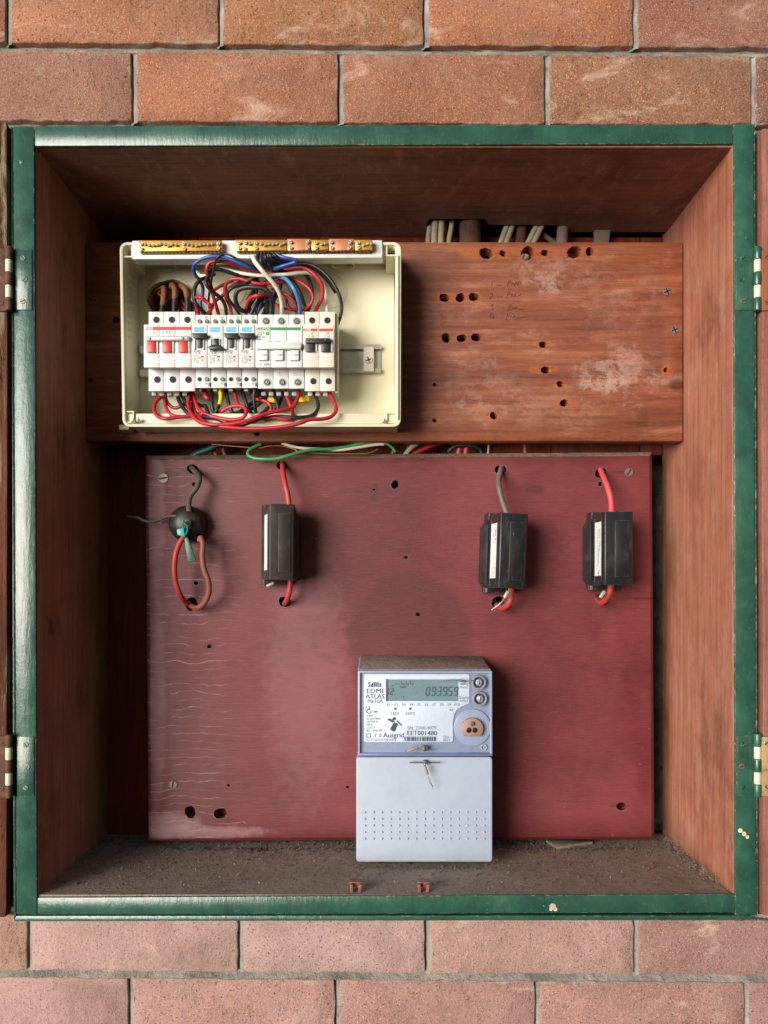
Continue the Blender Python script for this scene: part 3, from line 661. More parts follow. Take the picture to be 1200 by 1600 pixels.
# two door-catch clips on the sill
for (cx, lab) in ((556, 'brown painted metal catch clip on the sill, left of the pair'), (662, 'brown painted metal catch clip on the sill, right of the pair')):
    t = thing('catch_clip', lab, 'clip', W(cx, 1398, .993), 'catch clips on the cabinet sill')
    for sx in (-1, 1):
        q = 4 if sx > 0 else 8
        MB().prism([(cx + sx * 7 - 2.5, 1383), (cx + sx * 6 - 2.5, 1399), (cx + sx * 6 + 2.2, 1399), (cx + sx * 7 + 2.5, 1382)], .99, .975 if sx < 0 else .982).build('prong', M_CLIP, t, bevel=.0004)
    MB().prism([(cx - 10, 1381), (cx - 4, 1386), (cx + 5, 1386), (cx + 10, 1381), (cx + 10, 1378), (cx - 10, 1378)], .984, .972).build('bridge', M_CLIP, t, bevel=.0004)

# ================= UPPER BOARD =================
KUB = D / (Y(KU) + D + .022)
ub = thing('equipment_board', 'wide russet timber mounting board full of drilled holes behind the cream switchboard box', 'board', B_UP)
body = MB().box(133.8, 378, 1067, 689.5, KU, KUB).build('board', MATS['russet_board_wood'], ub, bevel=.0014)
carve(body, [(759, 396, 9.5), (785.5, 396, 5.2), (824, 396, 10.5), (851, 395, 5.5), (897, 394, 10.2), (921, 393, 6.5), (694, 465, 7.2), (719, 465, 7.2), (740, 464, 7.2), (696.5, 528, 7), (721, 528.5, 6.8), (743.5, 527, 6.8),
             (848, 538.5, 5.5), (852, 578, 6.3), (875, 600, 5.2), (881, 629.5, 6), (771, 649.5, 5.6), (679, 601, 2.8), (679, 657, 3.2), (1040, 578, 3.6), (401, 677, 4.6), (264, 466, 25), (141, 594, 4), (181, 500, 5)], KU)
# split grain round the holes: little torn slivers standing out of the bare wood
sp = MB()
for (x, y, r, s) in [(759, 396, 10, 8), (785, 396, 6, 5), (824, 396, 11, 7), (851, 395, 6, 5), (897, 394, 11, 7), (921, 393, 7, 5), (719, 465, 20, 8), (848, 538, 7, 6), (852, 578, 8, 9), (875, 600, 6, 5), (881, 630, 8, 7), (770, 650, 7, 5), (1040, 578, 5, 4)]:
    for i in range(s):
        a = rnd.choice((0, math.pi)) + rnd.uniform(-.5, .5); rr = r * rnd.uniform(.95, 1.7); l = rnd.uniform(3, 9); px = x + rr * math.cos(a); py = y + rr * math.sin(a)
        w = rnd.uniform(.4, 1.1); kq = KU * rnd.uniform(1.0005, 1.0015)
        sp.add([W(px - l / 2, py, KU * 1.0002), W(px, py - w, kq), W(px + l / 2, py + rnd.uniform(-1, 1), KU * 1.0002), W(px, py + w, KU * 1.0002)], [(0, 1, 2), (0, 2, 3), (0, 3, 1), (1, 3, 2)])
sp.build('torn_slivers', plain('bare_torn_wood', '#b4622e', .8, dirt=.4, dirtcol='#6a3218'), ub)['kind'] = 'stuff'
for (x, y, r) in ((1043, 455, 6.5), (1054.5, 515, 6), (149, 469, 4.5)): screw(ub, x, y, r, KU, M_SCREW, 'cross', 25)
def pencil(lines):
    m = MB()
    for (pts) in lines: m.tube([W(x, y, KU * 1.0003) for x, y in pts], .00028, 4, sub=3)
    m.build('pencil_writing', plain('pencil', '#33201c', .6, dirt=0), ub)
P = []
for (x, y, s_) in ((766, 444, '1'), (766, 462, '2'), (767, 480, '3'), (767, 494, '4')):
    g = {'1': [[(3, -4), (2, 4)]], '2': [[(-1, -3), (3, -4), (3, 0), (-2, 4), (5, 3)]], '3': [[(0, -4), (4, -4), (1, -1), (4, 2), (0, 4)]], '4': [[(2, -5), (-1, 1), (5, 1)], [(4, -2), (3, 5)]]}[s_]
    P += [[(x + a, y + b) for a, b in l] for l in g]
P += [[(776, 446), (784, 446)], [(777, 464), (785, 463)]]
for (x, y, w) in ((793, 443, 18), (792, 461, 22), (794, 481, 24), (791, 495, 32)):
    P += [[(x, y + 5), (x + 2, y - 5), (x + 5, y - 4), (x + 3, y)], [(x + 6, y + 3), (x + 8, y - 2), (x + 10, y + 3), (x + 13, y - 2), (x + 15, y + 2), (x + w, y + rnd.uniform(-3, 2))]]
pencil(P)
# ================= LOWER BOARD =================
lb = thing('meter_board', 'maroon painted board with the electricity meter and black fuses on it', 'board', B_LO)
KLB = D / (Y(KL) + D + .019); kch = D / (Y(KL) + D + .006)
outer = [(225, 711.5), (230, 1316.5), (1025, 1313.5), (1021, 706)]; inner = [(232, 718.5), (236.5, 1309.5), (1018, 1306.5), (1014.5, 713)]
m = MB(); n = 4
ofs = [W(x, y, kch) for x, y in [(CX + (x - CX) * kch / KL, CY + (y - CY) * kch / KL) for x, y in outer]]
inn = [W(x, y, KL) for x, y in inner]; bk = [Vector((p.x, Y(KLB), p.z)) for p in ofs]
m.add(inn + ofs + bk, [(0, 1, 2, 3), (11, 10, 9, 8)] + [(i, 4 + i, 4 + (i + 1) % 4, (i + 1) % 4) for i in range(4)] + [(4 + i, 8 + i, 8 + (i + 1) % 4, 4 + (i + 1) % 4) for i in range(4)])
lbo = m.build('board', M_MAROON, lb, bevel=.0004, seg=1)
carve(lbo, [(301, 733, 8), (440.5, 728, 8), (617, 757, 6), (782, 734, 8), (939, 739, 8.5), (299, 944, 10), (445, 940, 9), (778, 941, 9.5), (942, 936, 10), (297, 1269, 9), (344, 1271, 9), (971, 1260, 7), (634, 871, 2.8), (653, 960, 3.2), (306, 911, 3.2), (327, 1010, 3.2), (357, 1227, 2.2), (543, 1230, 2.5), (304, 757, 3.6), (938, 756, 3.6), (584, 765, 2)], KL)
# dust lying on the sloping top edge
a0, a1 = ofs[0], ofs[3]; i0, i1 = inn[0], inn[3]; up = Vector((0, -.0004, .0005))
m = MB(); m.add([a0 + up + Vector((0, .019, 0)), a0 + up, i0 + up + Vector((0, 0, -.0002)), i1 + up + Vector((0, 0, -.0002)), a1 + up, a1 + up + Vector((0, .019, 0))], [(1, 2, 3, 4), (0, 1, 4, 5)])
m.build('dusty_top_edge', M_EDGE, lb, fix=False)
for q in ((300, 500), (850, 970)):
    MB().box(q[0], 730, q[1], 1290, KLB * .9995, KB * 1.006).build('batten', RB, lb)
for (x, y, r, a) in ((255, 747, 7.8, 10), (270, 1226, 6.5, 80), (983, 738, 6.5, 60)): screw(lb, x, y, r, KL, M_SCREW, 'slot', a)
# ================= SWITCHBOARD BOX =================
KR, KE = .918, .866           # rim plane and inside floor plane
KEB = KU * 1.0006
enc = thing('switchboard_enclosure', 'open cream plastic switchboard box with brass link bars along its top edge', 'switchboard', W(407, 668, KE))
# back wall with the cable entry hole
base = MB().prism([(191, 388), (197, 659), (617, 659), (616, 388)], KE, KEB).build('base', M_CREAM, enc)
# outline in real size: rim outline carried onto the base plane
carve(base, [(264, 466, 32)], KE, seed=4)
ro = [(186.5 + (0 if y < 500 else 5), y) for x, y in []]
def skew(p): return [(x + (y - 380) / 285 * (4.5 if x < 400 else -.5), y) for x, y in p]
outer = skew(rrect(186.5, 378, 627, 667, 12)); inn = skew(rrect(191.5, 382.5, 621.5, 662.5, 8))
MB().ring(outer, inn, KR, KEB * 1.0004, bo=lambda x, y: (x, y - 14 * max(0, (y - 560) / 105))).build('side_wall', M_CREAM, enc, bevel=.0009)
lip = MB().ring(skew(rrect(192, 383, 621, 662, 7)), skew(rrect(194.5, 385.5, 618, 659, 5)), KR * .996, KE * 1.001).build('inner_lip', M_CREAM, enc, bevel=.0005)
MB().prism([(198, 646), (198, 660), (619, 660), (619, 646)], KR * .9945, KE * 1.002).build('bottom_ledge', M_CREAM, enc, bevel=.0008)
MB().box(619.5, 398, 622.5, 655, KR * 1.003, KR * .985).build('hinge_rib', M_CREAM, enc, bevel=.0003)
# corner pillars
def pillar(x0, y0, x1, y1, sx, sy, w=2.2):
    m = MB().ring([(x0, y0), (x0, y1), (x1, y1), (x1, y0)], [(x0 + w, y0 + w), (x0 + w, y1 - w), (x1 - w, y1 - w), (x1 - w, y0 + w)], KR * .9975, KE * 1.001)
    p = m.build('screw_post', M_CREAM, enc)
    MB().box(x0 + 1, y0 + 1, x1 - 1, y1 - 1, .893, KE * 1.001).build('post_floor', plain('aged_cream', '#8f8a62', .6, dirt=.4), p)  # darker cream on the recessed post floor
    screw(p, sx, sy, 3.6, .895, M_SCREW, 'cross', 20)
pillar(190, 382, 207, 402, 199, 396); pillar(603, 381, 621, 400, 612, 395.5); pillar(603, 644, 621, 661, 612, 654.5); pillar(195, 642, 209, 661, 203, 655)
for (x, y) in ((216, 655), (600, 656), (208, 656)): MB().add([W(x - 5, y + 5, KR), W(x + 5, y + 5, KR), W(x, y - 4, KR), W(x, y + 1, KR * 1.006)], [(0, 1, 2), (0, 3, 1), (1, 3, 2), (2, 3, 0)]).build('clip_tooth', M_CREAM, enc)
# slanted vent ribs on the left inner wall
xw = X(196.8, KR)
for i in range(11):
    y0 = 412 + i * 10.3; k0, k1 = .904, .884; z = lambda yy: CZ - (yy - CY) * S0 / KR
    a = Vector((xw - .0005, Y(.908), z(y0 + 6))); b = Vector((xw - .0005, Y(.885), z(y0 - 1)))
    m = MB(); w = Vector((0, 0, .0006)); t = Vector((.0012, 0, 0)); m.add([a - w, a + w, b + w, b - w, a - w + t, a + w + t, b + w + t, b - w + t], [(0, 1, 2, 3), (7, 6, 5, 4), (0, 4, 5, 1), (1, 5, 6, 2), (2, 6, 7, 3), (3, 7, 4, 0)])
    m.build('vent_rib', M_CREAM, enc)
# knock-outs: shallow raised crescents on the top wall and the floor
for cx in (290, 536):
    pts = [W(cx + 17 * math.cos(R(a)), 414.5 - 6 * math.sin(R(a)) , .8715 + .006 * math.sin(R(a))) for a in range(0, 361, 20)]
    MB().tube(pts, .0011, 6, sub=2).build('knockout_ring', M_CREAM, enc)
for (cx, cy, r) in ((516, 455, 26), (264, 466, 36), (350, 450, 34)):
    MB().tube([W(cx + r * math.cos(R(a)), cy + r * math.sin(R(a)), KE * 1.0003) for a in range(0, 361, 15)], .0006, 5, sub=2).build('knockout_ring', M_CREAM, enc)
MB().prism([(186, 664), (186, 671), (200, 671), (203, 664)], KU * 1.02, KU).build('mounting_foot', M_CREAM, enc); MB().prism([(603, 664), (604, 671), (620, 671), (622, 664)], KU * 1.02, KU).build('mounting_foot', M_CREAM, enc)
# link-bar carrier
KN = .925
car = MB().prism([(206.5, 376), (206.5, 403), (212, 404.5), (598, 401), (597, 375)], KN * .995, KN * .975).build('link_carrier', M_WHITE, enc, bevel=.0007)
MB().prism([(206.5, 398), (206.5, 404.5), (597, 402.5), (597, 396)], KN * .9985, KN * .99).build('link_carrier', M_WHITE, enc, bevel=.0006)
rnd = random.Random(5)
def linkbar(x0, x1, y0, y1, mat, pairs, singles, name='link_bar', slope=0):
    b = MB().prism([(x0, y0), (x0 + 1, y1), (x1, y1 - 1), (x1, y0)], KN * 1.004, KN * .988).build(name, mat, enc, bevel=.0005)
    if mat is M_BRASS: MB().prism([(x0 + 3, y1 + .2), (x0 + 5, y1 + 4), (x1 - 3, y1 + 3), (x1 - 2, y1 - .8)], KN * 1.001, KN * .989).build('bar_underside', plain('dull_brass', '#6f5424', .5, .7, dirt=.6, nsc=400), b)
    for x in pairs:
        for yy in (y0 + 4.5, y1 - 5):
            screw(b, x + rnd.uniform(-.6, .6), yy + rnd.uniform(-.5, .5), 2.9, KN * 1.006, M_BSCREW, 'slot', rnd.uniform(20, 160))
    for x in singles:
        yy = (y0 + y1) / 2 - 1 + rnd.uniform(-1.5, 1.5); a = rnd.uniform(25, 60)
        c, s_ = math.cos(R(a)), math.sin(R(a)); m = MB()
        p0, p1 = W(x - 1.6 * c, yy + 2.4 * s_, KN * 1.003), W(x + 2.2 * c, yy - 2.6 * s_, KN * 1.0085)
        m.tube([p0, p1], .0014, 10, sub=1); m.build('grub_screw', M_BSCREW, b, bevel=.0002)
    return b
linkbar(216, 347, 375.5, 392.5, M_BRASS, (220, 287, 341), [227 + i * 6 for i in range(9)] + [294 + i * 6.2 for i in range(7)])
linkbar(368, 448, 374.5, 392, M_BRASS, (374, 383, 400), [390, 408, 414, 420, 426, 432, 438, 443])
linkbar(486, 513, 374.5, 391, M_BRASS, (494,), [502, 507]); linkbar(554, 582, 374.5, 391, M_BRASS, (560,), [568, 574, 579])
for (a, b_, p) in ((448.5, 485.5, (454, 480)), (513.5, 553.5, (518, 546))): linkbar(a, b_, 373, 391.5, M_COPPER, p, [], 'copper_link')
for (x0, x1) in ((216, 345), (370, 580)):
    m = MB()
    for i in range(int((x1 - x0) / 6.1)):
        x = x0 + 6 + i * 6.1; m.disc(x, 394, 1.3, KN * 1.0018, KN * .999, 8)
    m.build('cable_port', M_DARK, enc)['kind'] = 'stuff'
# DIN rail
rail = MB(); kr0 = D / (Y(KE) + D - .0078); kr1 = D / (Y(KE) + D - .0012)
rail.box(524, 540.5, 597, 546, kr0, kr1 * 1.0015); rail.box(524, 580, 597, 585, kr0, kr1 * 1.0015); rail.box(226, 546, 597, 580, kr1 * 1.0015, kr1 * .9995)
rail.add([], [])
rl = MB(); ring_ = [(526, 541), (526, 585.5), (597, 584), (597, 541)]
def rprof(x0, x1):
    pr = [(541, kr0), (541, kr0 * .9988), (547, kr0 * .9988), (547, kr1), (579, kr1), (579, kr0 * .9988), (585, kr0 * .9988), (585, kr0), (577.6, kr0), (577.6, kr1 * 1.0013), (548.4, kr1 * 1.0013), (548.4, kr0)]
    vs = []; m = MB()
    for xx in (x0, x1): vs += [Vector((X(xx, KE), Y(kk), CZ - (yy - CY) * S0 / KE)) for yy, kk in pr]
    n = len(pr); m.add(vs, [tuple(range(n)), tuple(range(2 * n - 1, n - 1, -1))] + [(i, (i + 1) % n, n + (i + 1) % n, n + i) for i in range(n)]); return m
rprof(222, 595).build('mounting_rail', M_ZINC, enc)
MB().box(568, 542, 584, 580, kr0 * 1.004, kr1 * 1.002).build('rail_screw_block', M_WARMW, enc, bevel=.0006)
screw(enc, 576, 562, 5.5, kr0 * 1.0055, M_WARMW, 'cross', 20, name='rail_screw')
MB().box(218, 540, 230, 552, .878, .870).build('rail_end_tab', M_WHITE, enc, bevel=.0004); MB().box(218, 578, 236, 588, .878, .870).build('rail_end_tab', M_WHITE, enc, bevel=.0004)

# ================= CIRCUIT BREAKERS =================
KT, KF = .919, .9376
tf = lambda x: CX + (x - CX) * KF / KT
def ring3(parent, x, y, r, k, deep=True):
    if deep:
        m = MB().disc(x, y, r, k * 1.0006, k * .999, 16); m.build('terminal_hole', M_DARK, parent)
    else:
        p = MB().disc(x, y, r * 1.35, k * 1.0006, k * .999, 20).build('terminal_ring', M_GREYP, parent)
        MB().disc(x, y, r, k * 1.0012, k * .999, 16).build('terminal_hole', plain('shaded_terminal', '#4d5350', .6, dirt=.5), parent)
        screw(parent, x + .5, y + .5, r * .62, k * 1.0016, M_STEEL, 'slot', 60, name='terminal_screw')
def pole(root, x0, x1, mat, yt=487, yb=611, fy0=507, fy1=574):
    """one moulded pole: rear body, raised front block, sloping shoulder, underside"""
    kb = D / (Y(KE) + D - .009)
    prof = [(yt, KT), (fy0 - 4, KT), (fy0, KF), (fy1, KF), (fy1 + 3.5, KT), (yb, KT)]
    # side profile in real metres: (z, depth)
    pz = [(CZ - (y - CY) * S0 / k, Y(k)) for y, k in [(yt, KT), (505, KT)]] + [(CZ - (fy0 - CY) * S0 / KF, Y(KT)), (CZ - (fy0 - CY) * S0 / KF, Y(KF)), (CZ - (fy1 - CY) * S0 / KF, Y(KF))] + [(CZ - (576.5 - CY) * S0 / KT, Y(KT) - .001), (CZ - (578 - CY) * S0 / KT, Y(KT)), (CZ - (yb - CY) * S0 / KT, Y(KT))]
    pz[1] = (pz[2][0], Y(KT)); pz.pop(2)
    z_top, z_bot = pz[0][0], pz[-1][0]
    pz += [(z_bot + .002, Y(KT) + .012), (z_bot + .010, Y(KT) + .016), (z_bot + .010, Y(kb)), (z_top, Y(kb))]
    m = MB(); xa, xb = X(x0, KT) + .00018, X(x1, KT) - .00018; n = len(pz)
    m.add([Vector((xa, y, z)) for z, y in pz] + [Vector((xb, y, z)) for z, y in pz], [tuple(range(n)), tuple(range(2 * n - 1, n - 1, -1))] + [(i, (i + 1) % n, n + (i + 1) % n, n + i) for i in range(n)])
    return m.build('pole_body', mat, root, bevel=.00035)
kp = lambda mm: D / (Y(KF) + D - mm / 1000)
def fbox(root, name, mat, x0, y0, x1, y1, out, inn=0.0, bev=.0002): return MB().box(x0, y0, x1, y1, kp(out), kp(inn - .3)).build(name, mat, root, bevel=bev, seg=1)
def tbox(root, name, mat, x0, y0, x1, y1, out=.15): return MB().box(x0, y0, x1, y1, D / (Y(KT) + D - out / 1000), KT * .9995).build(name, mat, root)
def foot(root, x0, x1, mat):
    for i in range(int((x1 - x0) / 12)):
        xx = x0 + 4 + i * 12; MB().box(xx, 612, xx + 7, 618, .908, .9).build('rail_clip', mat, root, bevel=.0004)
# main switch, three poles
r = thing('main_switch', 'white three pole main switch with three red toggles at the left end of the row', 'switch', W(268, 611, KT))
for (a, b) in ((232, 256.2), (256.2, 280.5), (280.5, 304.8)):
    pole(r, a, b, M_WHITE)
    ring3(r, (a + b) / 2 + 0, 499.5, 5, KT); ring3(r, (a + b) / 2 + 1.5, 593, 5.2, KT)
    fa = tf(a)
    fbox(r, 'toggle_recess', M_GREYP, fa + 3.5, 529, fa + 21, 551.5, .1)
    q = MB().prism([(fa + 5, 529), (fa + 5, 550.5), (fa + 19, 550.5), (fa + 18, 529)], kp(3.2), kp(0)).build('toggle', M_TOGR, r, bevel=.0009)
    fbox(r, 'toggle_guard', M_WHITE, fa + 19.2, 530, fa + 22.2, 551, 1.6)
fbox(r, 'brand_stripe', M_RED, 227.5, 510.5, 298.5, 515.8, .12); text('ABB', 233, 513.2, kp(.15), 5, M_INKW, r, bold=.02)
tie = MB().box(229, 524.5, 295.5, 532, kp(5), kp(2.2)).build('tie_bar', M_GREYP, r, bevel=.0006)
MB().box(231, 526, 292.5, 530.4, kp(5.5), kp(4.8)).build('tie_bar_face', M_WHITE, tie, bevel=.0004)
for x in (232, 284): screw(tie, x + 1, 528, 2, kp(5.7), M_STEEL, 'slot', 0)
for y in (561, 565.5): fbox(r, 'moulded_rib', M_WHITE, 227, y, 298, y + 1.6, .5)
for i, (x, s_) in enumerate(((242, '|--'), (255.5, '1'), (260.5, '3'), (265, '5'))): text(s_, x, 519.5, kp(.12), 4.2, M_INKG, r)
foot(r, 233, 304, M_GREYP)
# combined breakers, four
RC = [(305.2, 329.2, True, 'narrow white safety breaker with its black toggle up, next to the red toggled main switch'), (329.8, 353.6, False, 'narrow white safety breaker whose black toggle is down, the only one of its row'),
      (354.2, 377.6, True, 'narrow white safety breaker with its black toggle up, just right of the tripped one'), (378.2, 402, True, 'narrow white safety breaker with its black toggle up, left of the wide green striped breaker')]
for (a, b, upp, lab) in RC:
    r = thing('safety_breaker', lab, 'breaker', W((a + b) / 2, 611, KT), 'narrow cyan marked breakers in the row')
    pole(r, a, b, M_WHITE, yt=492, yb=606)
    for dx in (6.5, 17.8):
        for yy in (502, 592.5):
            MB().disc(a + dx, yy, 3.9, KT * 1.0004, KT * .999, 14).build('terminal_ring', M_GREYP, r)
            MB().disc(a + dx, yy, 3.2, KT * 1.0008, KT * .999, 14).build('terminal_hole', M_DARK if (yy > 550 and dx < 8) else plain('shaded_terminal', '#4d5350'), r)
            if not (yy > 550 and dx < 8): screw(r, a + dx + .5, yy, 2.2, KT * 1.0012, M_STEEL, 'cross', 35, name='terminal_screw')
        text('L' if dx < 10 else 'N', a + dx - 1, 496, KT * 1.0004, 3.4, M_INKG, r); text('L' if dx < 10 else 'N', a + dx - 1, 599.5, KT * 1.0004, 3.2, M_INKG, r)
    f = tf(a); w = tf(b) - f
    fbox(r, 'cyan_label', M_CYAN, f + 4, 511, f + w - 4.5, 519, .12)
    for q in range(3): fbox(r, 'cyan_label_mark', plain('pale_cyan', '#a5dcec', .5, dirt=0), f + 7 + q * 4, 513, f + 8 + q * 4, 516, .2)
    fbox(r, 'toggle_recess', plain('toggle_recess_white', '#c7c8c2', .45, dirt=.2), f + 3.5, 529.5, f + w - 4, 546, .1)
    for xx in (f + 3.2, f + w - 7.5): fbox(r, 'toggle_guard', M_WHITE, xx, 529, xx + 2.6, 546, 1.8)
    if upp:
        t_ = MB().box(f + 8.5, 523, f + w - 7.5, 542.5, kp(3.2), kp(0)).build('toggle', M_TOGK, r, bevel=.0007)
        MB().prism([(f + .5, 520), (f + 1, 526), (f + 6, 528.5), (f + w - 6, 528.5), (f + w - .8, 526), (f + w - .4, 520)], kp(6.5), kp(2.5)).build('toggle_grip', M_TOGK, t_, bevel=.0008)
    else:
        t_ = MB().box(f + 9, 528.5, f + w - 7, 542, kp(3.0), kp(0)).build('toggle', M_TOGK, r, bevel=.0007)
        MB().prism([(f - .5, 542), (f + 3, 540), (f + 8, 538), (f + w - 8, 538), (f + w - 3, 540), (f + w + .5, 542.5), (f + w - 3, 546), (f + 3, 546)], kp(7), kp(2.5)).build('toggle_grip', M_TOGK, t_, bevel=.0008)
    fbox(r, 'status_window', M_RED if upp else M_GRN, f + 14.5, 555.8, f + 19.5, 558.6, .15)
    text('RCBO', f + 9, 548.8, kp(.1), 3.2, M_INK, r); text('C16 30', f + 8, 551.8, kp(.1), 3.0, M_INK, r)
    for q in range(6): text(rnd.choice(('IEC 61009', 'U 240V~', '30mA AC', '50Hz In', 'Icn 6kA', 'type AC')), f + 3, 555.5 + q * 2.35, kp(.1), 2.1, M_INKG, r, al='LEFT')
    text('\u0394', f + 17, 562.5, kp(.1), 4, M_INKG, r)
    MB().box(a + 3, 606.5, a + 9, 611, .912, .9).build('rail_clip', M_GREYP, r)
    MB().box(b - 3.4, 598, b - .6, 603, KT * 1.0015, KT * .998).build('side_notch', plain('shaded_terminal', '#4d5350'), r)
# green striped three pole
r = thing('green_striped_breaker', 'wide white three pole breaker with a green stripe and three white toggles', 'breaker', W(441, 607, KT))
for i, (a, b) in enumerate(((403, 427), (427, 451), (451, 475.4))):
    pole(r, a, b, M_WHITE, yt=491.5, yb=607); ring3(r, a + 12.3, 501.5, 4.6, KT, False); ring3(r, a + 14, 597, 4.6, KT, False)
    f = tf(a)
    fbox(r, 'toggle_recess', plain('toggle_recess_white', '#c7c8c2'), f + 4.5, 544, f + 23.5, 566, .1)
    t_ = MB().prism([(f + 6, 547), (f + 6, 562.5), (f + 19, 562.5), (f + 19, 547)], kp(3), kp(0)).build('toggle', M_WHITE, r, bevel=.0006)
    fbox(r, 'toggle_slot_edge', M_GREYP, f + 5, 562.6, f + 20, 563.8, .6); text('O-OFF', f + 12.5, 555, kp(3.05), 3, M_INKG, r)
    text('\u2013\u2013', a + 10, 583, KT * 1.0005, 4, M_INK, r); text('\u2013\u2013\u2013', a + 10, 587, KT * 1.0005, 4, M_INKG, r)
fbox(r, 'brand_stripe', M_GRN, 400.5, 511.3, 470, 516.2, .12); text('ECLIPSAL', 411, 513.8, kp(.15), 4.6, M_INKW, r)
fbox(r, 'green_logo', M_GRN, 415.5, 518.3, 421, 523.5, .12); text('?', 418.3, 521, kp(.15), 4, M_INKW, r)
for y, s_ in ((519.5, 'MAX4'), (523, 'MCB'), (526.8, 'MX 463'), (530.5, '400V~')): text(s_, 401.5, y, kp(.1), 3, M_INKG, r, al='LEFT')
tie = MB().prism([(399.5, 534), (399.5, 545), (470, 545), (471.5, 537), (468, 533.5)], kp(6), kp(.2)).build('tie_bar', M_WHITE, r, bevel=.0012)
fbox(r, 'green_line', plain('dark_green_print', '#2a6a62', .5, dirt=0), 420, 533.5, 439, 535, .3)
text('C 20', 405, 569.5, kp(.1), 3.4, M_INKG, r); text('6000', 417, 569.5, kp(.1), 3.4, M_INKG, r)
foot(r, 404, 474, M_GREYP)
# two pole
r = thing('two_pole_breaker', 'cream white two pole breaker with joined black toggles at the right end of the row', 'breaker', W(500, 612, KT))
for (a, b) in ((476, 499.8), (499.8, 523.6)):
    pole(r, a, b, M_WARMW); ring3(r, a + 11.5, 500.5, 4.9, KT); ring3(r, a + 13.5, 595.5, 4.9, KT)
    f = tf(a)
    fbox(r, 'toggle_recess', M_GREYP, f + 3, 529, f + 22, 550, .1)
    MB().prism([(f + 4.5, 528), (f + 4.5, 549.5), (f + 18.5, 549.5), (f + 18.5, 528)], kp(3.4), kp(0)).build('toggle', M_TOGK, r, bevel=.0007)
    fbox(r, 'toggle_guard', M_WARMW, f + 18.7, 530, f + 22, 549.8, 1.6)
    fbox(r, 'brand_stripe', M_RED, f + .6, 513.2, f + 22.8, 517.6, .12)
    text('15' if a < 490 else '33', f + 14, 521.5, kp(.1), 4, M_INKG, r); text('C 16', f + 13, 526, kp(.1), 3.6, M_INKG, r)
text('ABB', 481, 515.4, kp(.15), 4.4, M_INKW, r)
tie = MB().box(477.5, 528, 516, 535.5, kp(6), kp(2.4)).build('tie_bar', M_TOGK, r, bevel=.0008)
for x in (481, 508): screw(tie, x, 531, 1.5, kp(6.2), M_STEEL, 'slot', 10)
MB().box(523.8, 489, 527.5, 614, KT * .995, .885).build('side_plate', M_WARMW, r, bevel=.0004)
for y in (564, 569): fbox(r, 'moulded_rib', M_WARMW, tf(476), y, tf(523), y + 1.5, .4)
foot(r, 477, 523, M_WARMW)

# ================= WIRES =================
def wire(name, label, pts, r, mat, cat='wire', group=None, n=8, sub=5):
    k0 = None; P = []
    for p in pts: P.append(W(*p))
    kmid = sum(p[2] for p in pts) / len(pts)
    o = MB().tube(P, r * S0 / kmid, n, sub=sub).build(name, mat, ang=60)
    return tag(o, label, cat, group)
def arc(xy, ks):    # spread depths along the path
    n = len(xy); out = []
    for i, (x, y) in enumerate(xy):
        t = i / (n - 1) * (len(ks) - 1); a = min(int(t), len(ks) - 2); out.append((x, y, ks[a] + (ks[a + 1] - ks[a]) * (t - a)))
    return out
# --- above the breakers
GT = 'wires looping above the breakers'; GB = 'wires looping below the breakers'
wire('wire', 'dark blue wire arching over the left of the tangle, from the brass bar', arc([(318, 492), (313, 475), (317, 457), (316, 446), (311, 437), (304.5, 428), (302.5, 419), (305, 412), (315, 405), (327, 401.5), (340, 400.5), (352, 402.5), (365, 407.5), (380, 413.5), (397, 420), (412, 420), (418, 396)], [.885, .9, .925, .932, .93, .915]), 2.8, M_WBLU, group=GT)
wire('wire', 'thin black wire crossing over the blue arch at the upper left', arc([(330, 492), (326, 470), (330, 440), (333, 424), (336, 410), (341, 401), (350, 397), (360, 399), (372, 405.5), (388, 413), (400, 420), (410, 424), (416, 394)], [.885, .92, .934, .934, .928, .915]), 1.9, M_WBLK, group=GT)
wire('wire', 'red wire arching just beneath the dark blue one at the upper left', arc([(342, 493), (337.5, 477), (333, 462), (330, 448), (325, 434), (323, 423), (324.5, 415), (330, 409.5), (340, 408), (352, 409), (365, 412.5), (380, 417.5), (396, 424), (410, 432)], [.887, .905, .922, .926, .918, .905]), 2.9, M_WRED, group=GT)
wire('wire', 'white wire running level across the tangle and down into the two pole breaker', arc([(308, 425), (313, 430.5), (322, 431), (332, 425), (343, 420.5), (355, 421.5), (372, 426), (395, 429.5), (412, 430.5), (430, 429.5), (450, 428.5), (470, 426), (485, 427), (498, 434), (506, 445), (509.5, 462), (511, 490)], [.89, .9, .908, .915, .912, .9, .887]), 2.9, M_WWHT, group=GT)
wire('wire', 'thick white wire bending steeply down into the green striped breaker', arc([(396, 400), (398, 408), (408, 421), (418, 432), (429, 445), (437, 459), (440.5, 475), (439.5, 495)], [.93, .934, .926, .912, .89]), 3.6, M_WWHT, group=GT)
wire('wire', 'black wire snaking down the left of the tangle beside the red one', arc([(400, 430), (385, 431.5), (372, 430), (355, 424.5), (341, 421), (330, 424), (323, 434), (322.5, 444), (329, 453), (338, 460), (347, 468), (352.5, 480), (354, 496)], [.9, .912, .916, .918, .905, .888]), 3.0, M_WBLK, group=GT)
wire('wire', 'black wire hooking down beside the cable entry hole', arc([(336, 428), (322, 433.5), (312, 438.5), (305.5, 447), (303.5, 458), (304, 470), (309, 478), (316, 485), (326, 496)], [.9, .908, .91, .905, .886]), 2.9, M_WBLK, group=GT)
wire('wire', 'red wire folded in a small loop above the first safety breaker', arc([(311, 497), (308.5, 482), (304.5, 470), (307, 464.5), (314, 465), (322, 471), (330, 478), (331, 482), (323, 492)], [.887, .905, .915, .91, .887]), 2.9, M_WRED, group=GT)
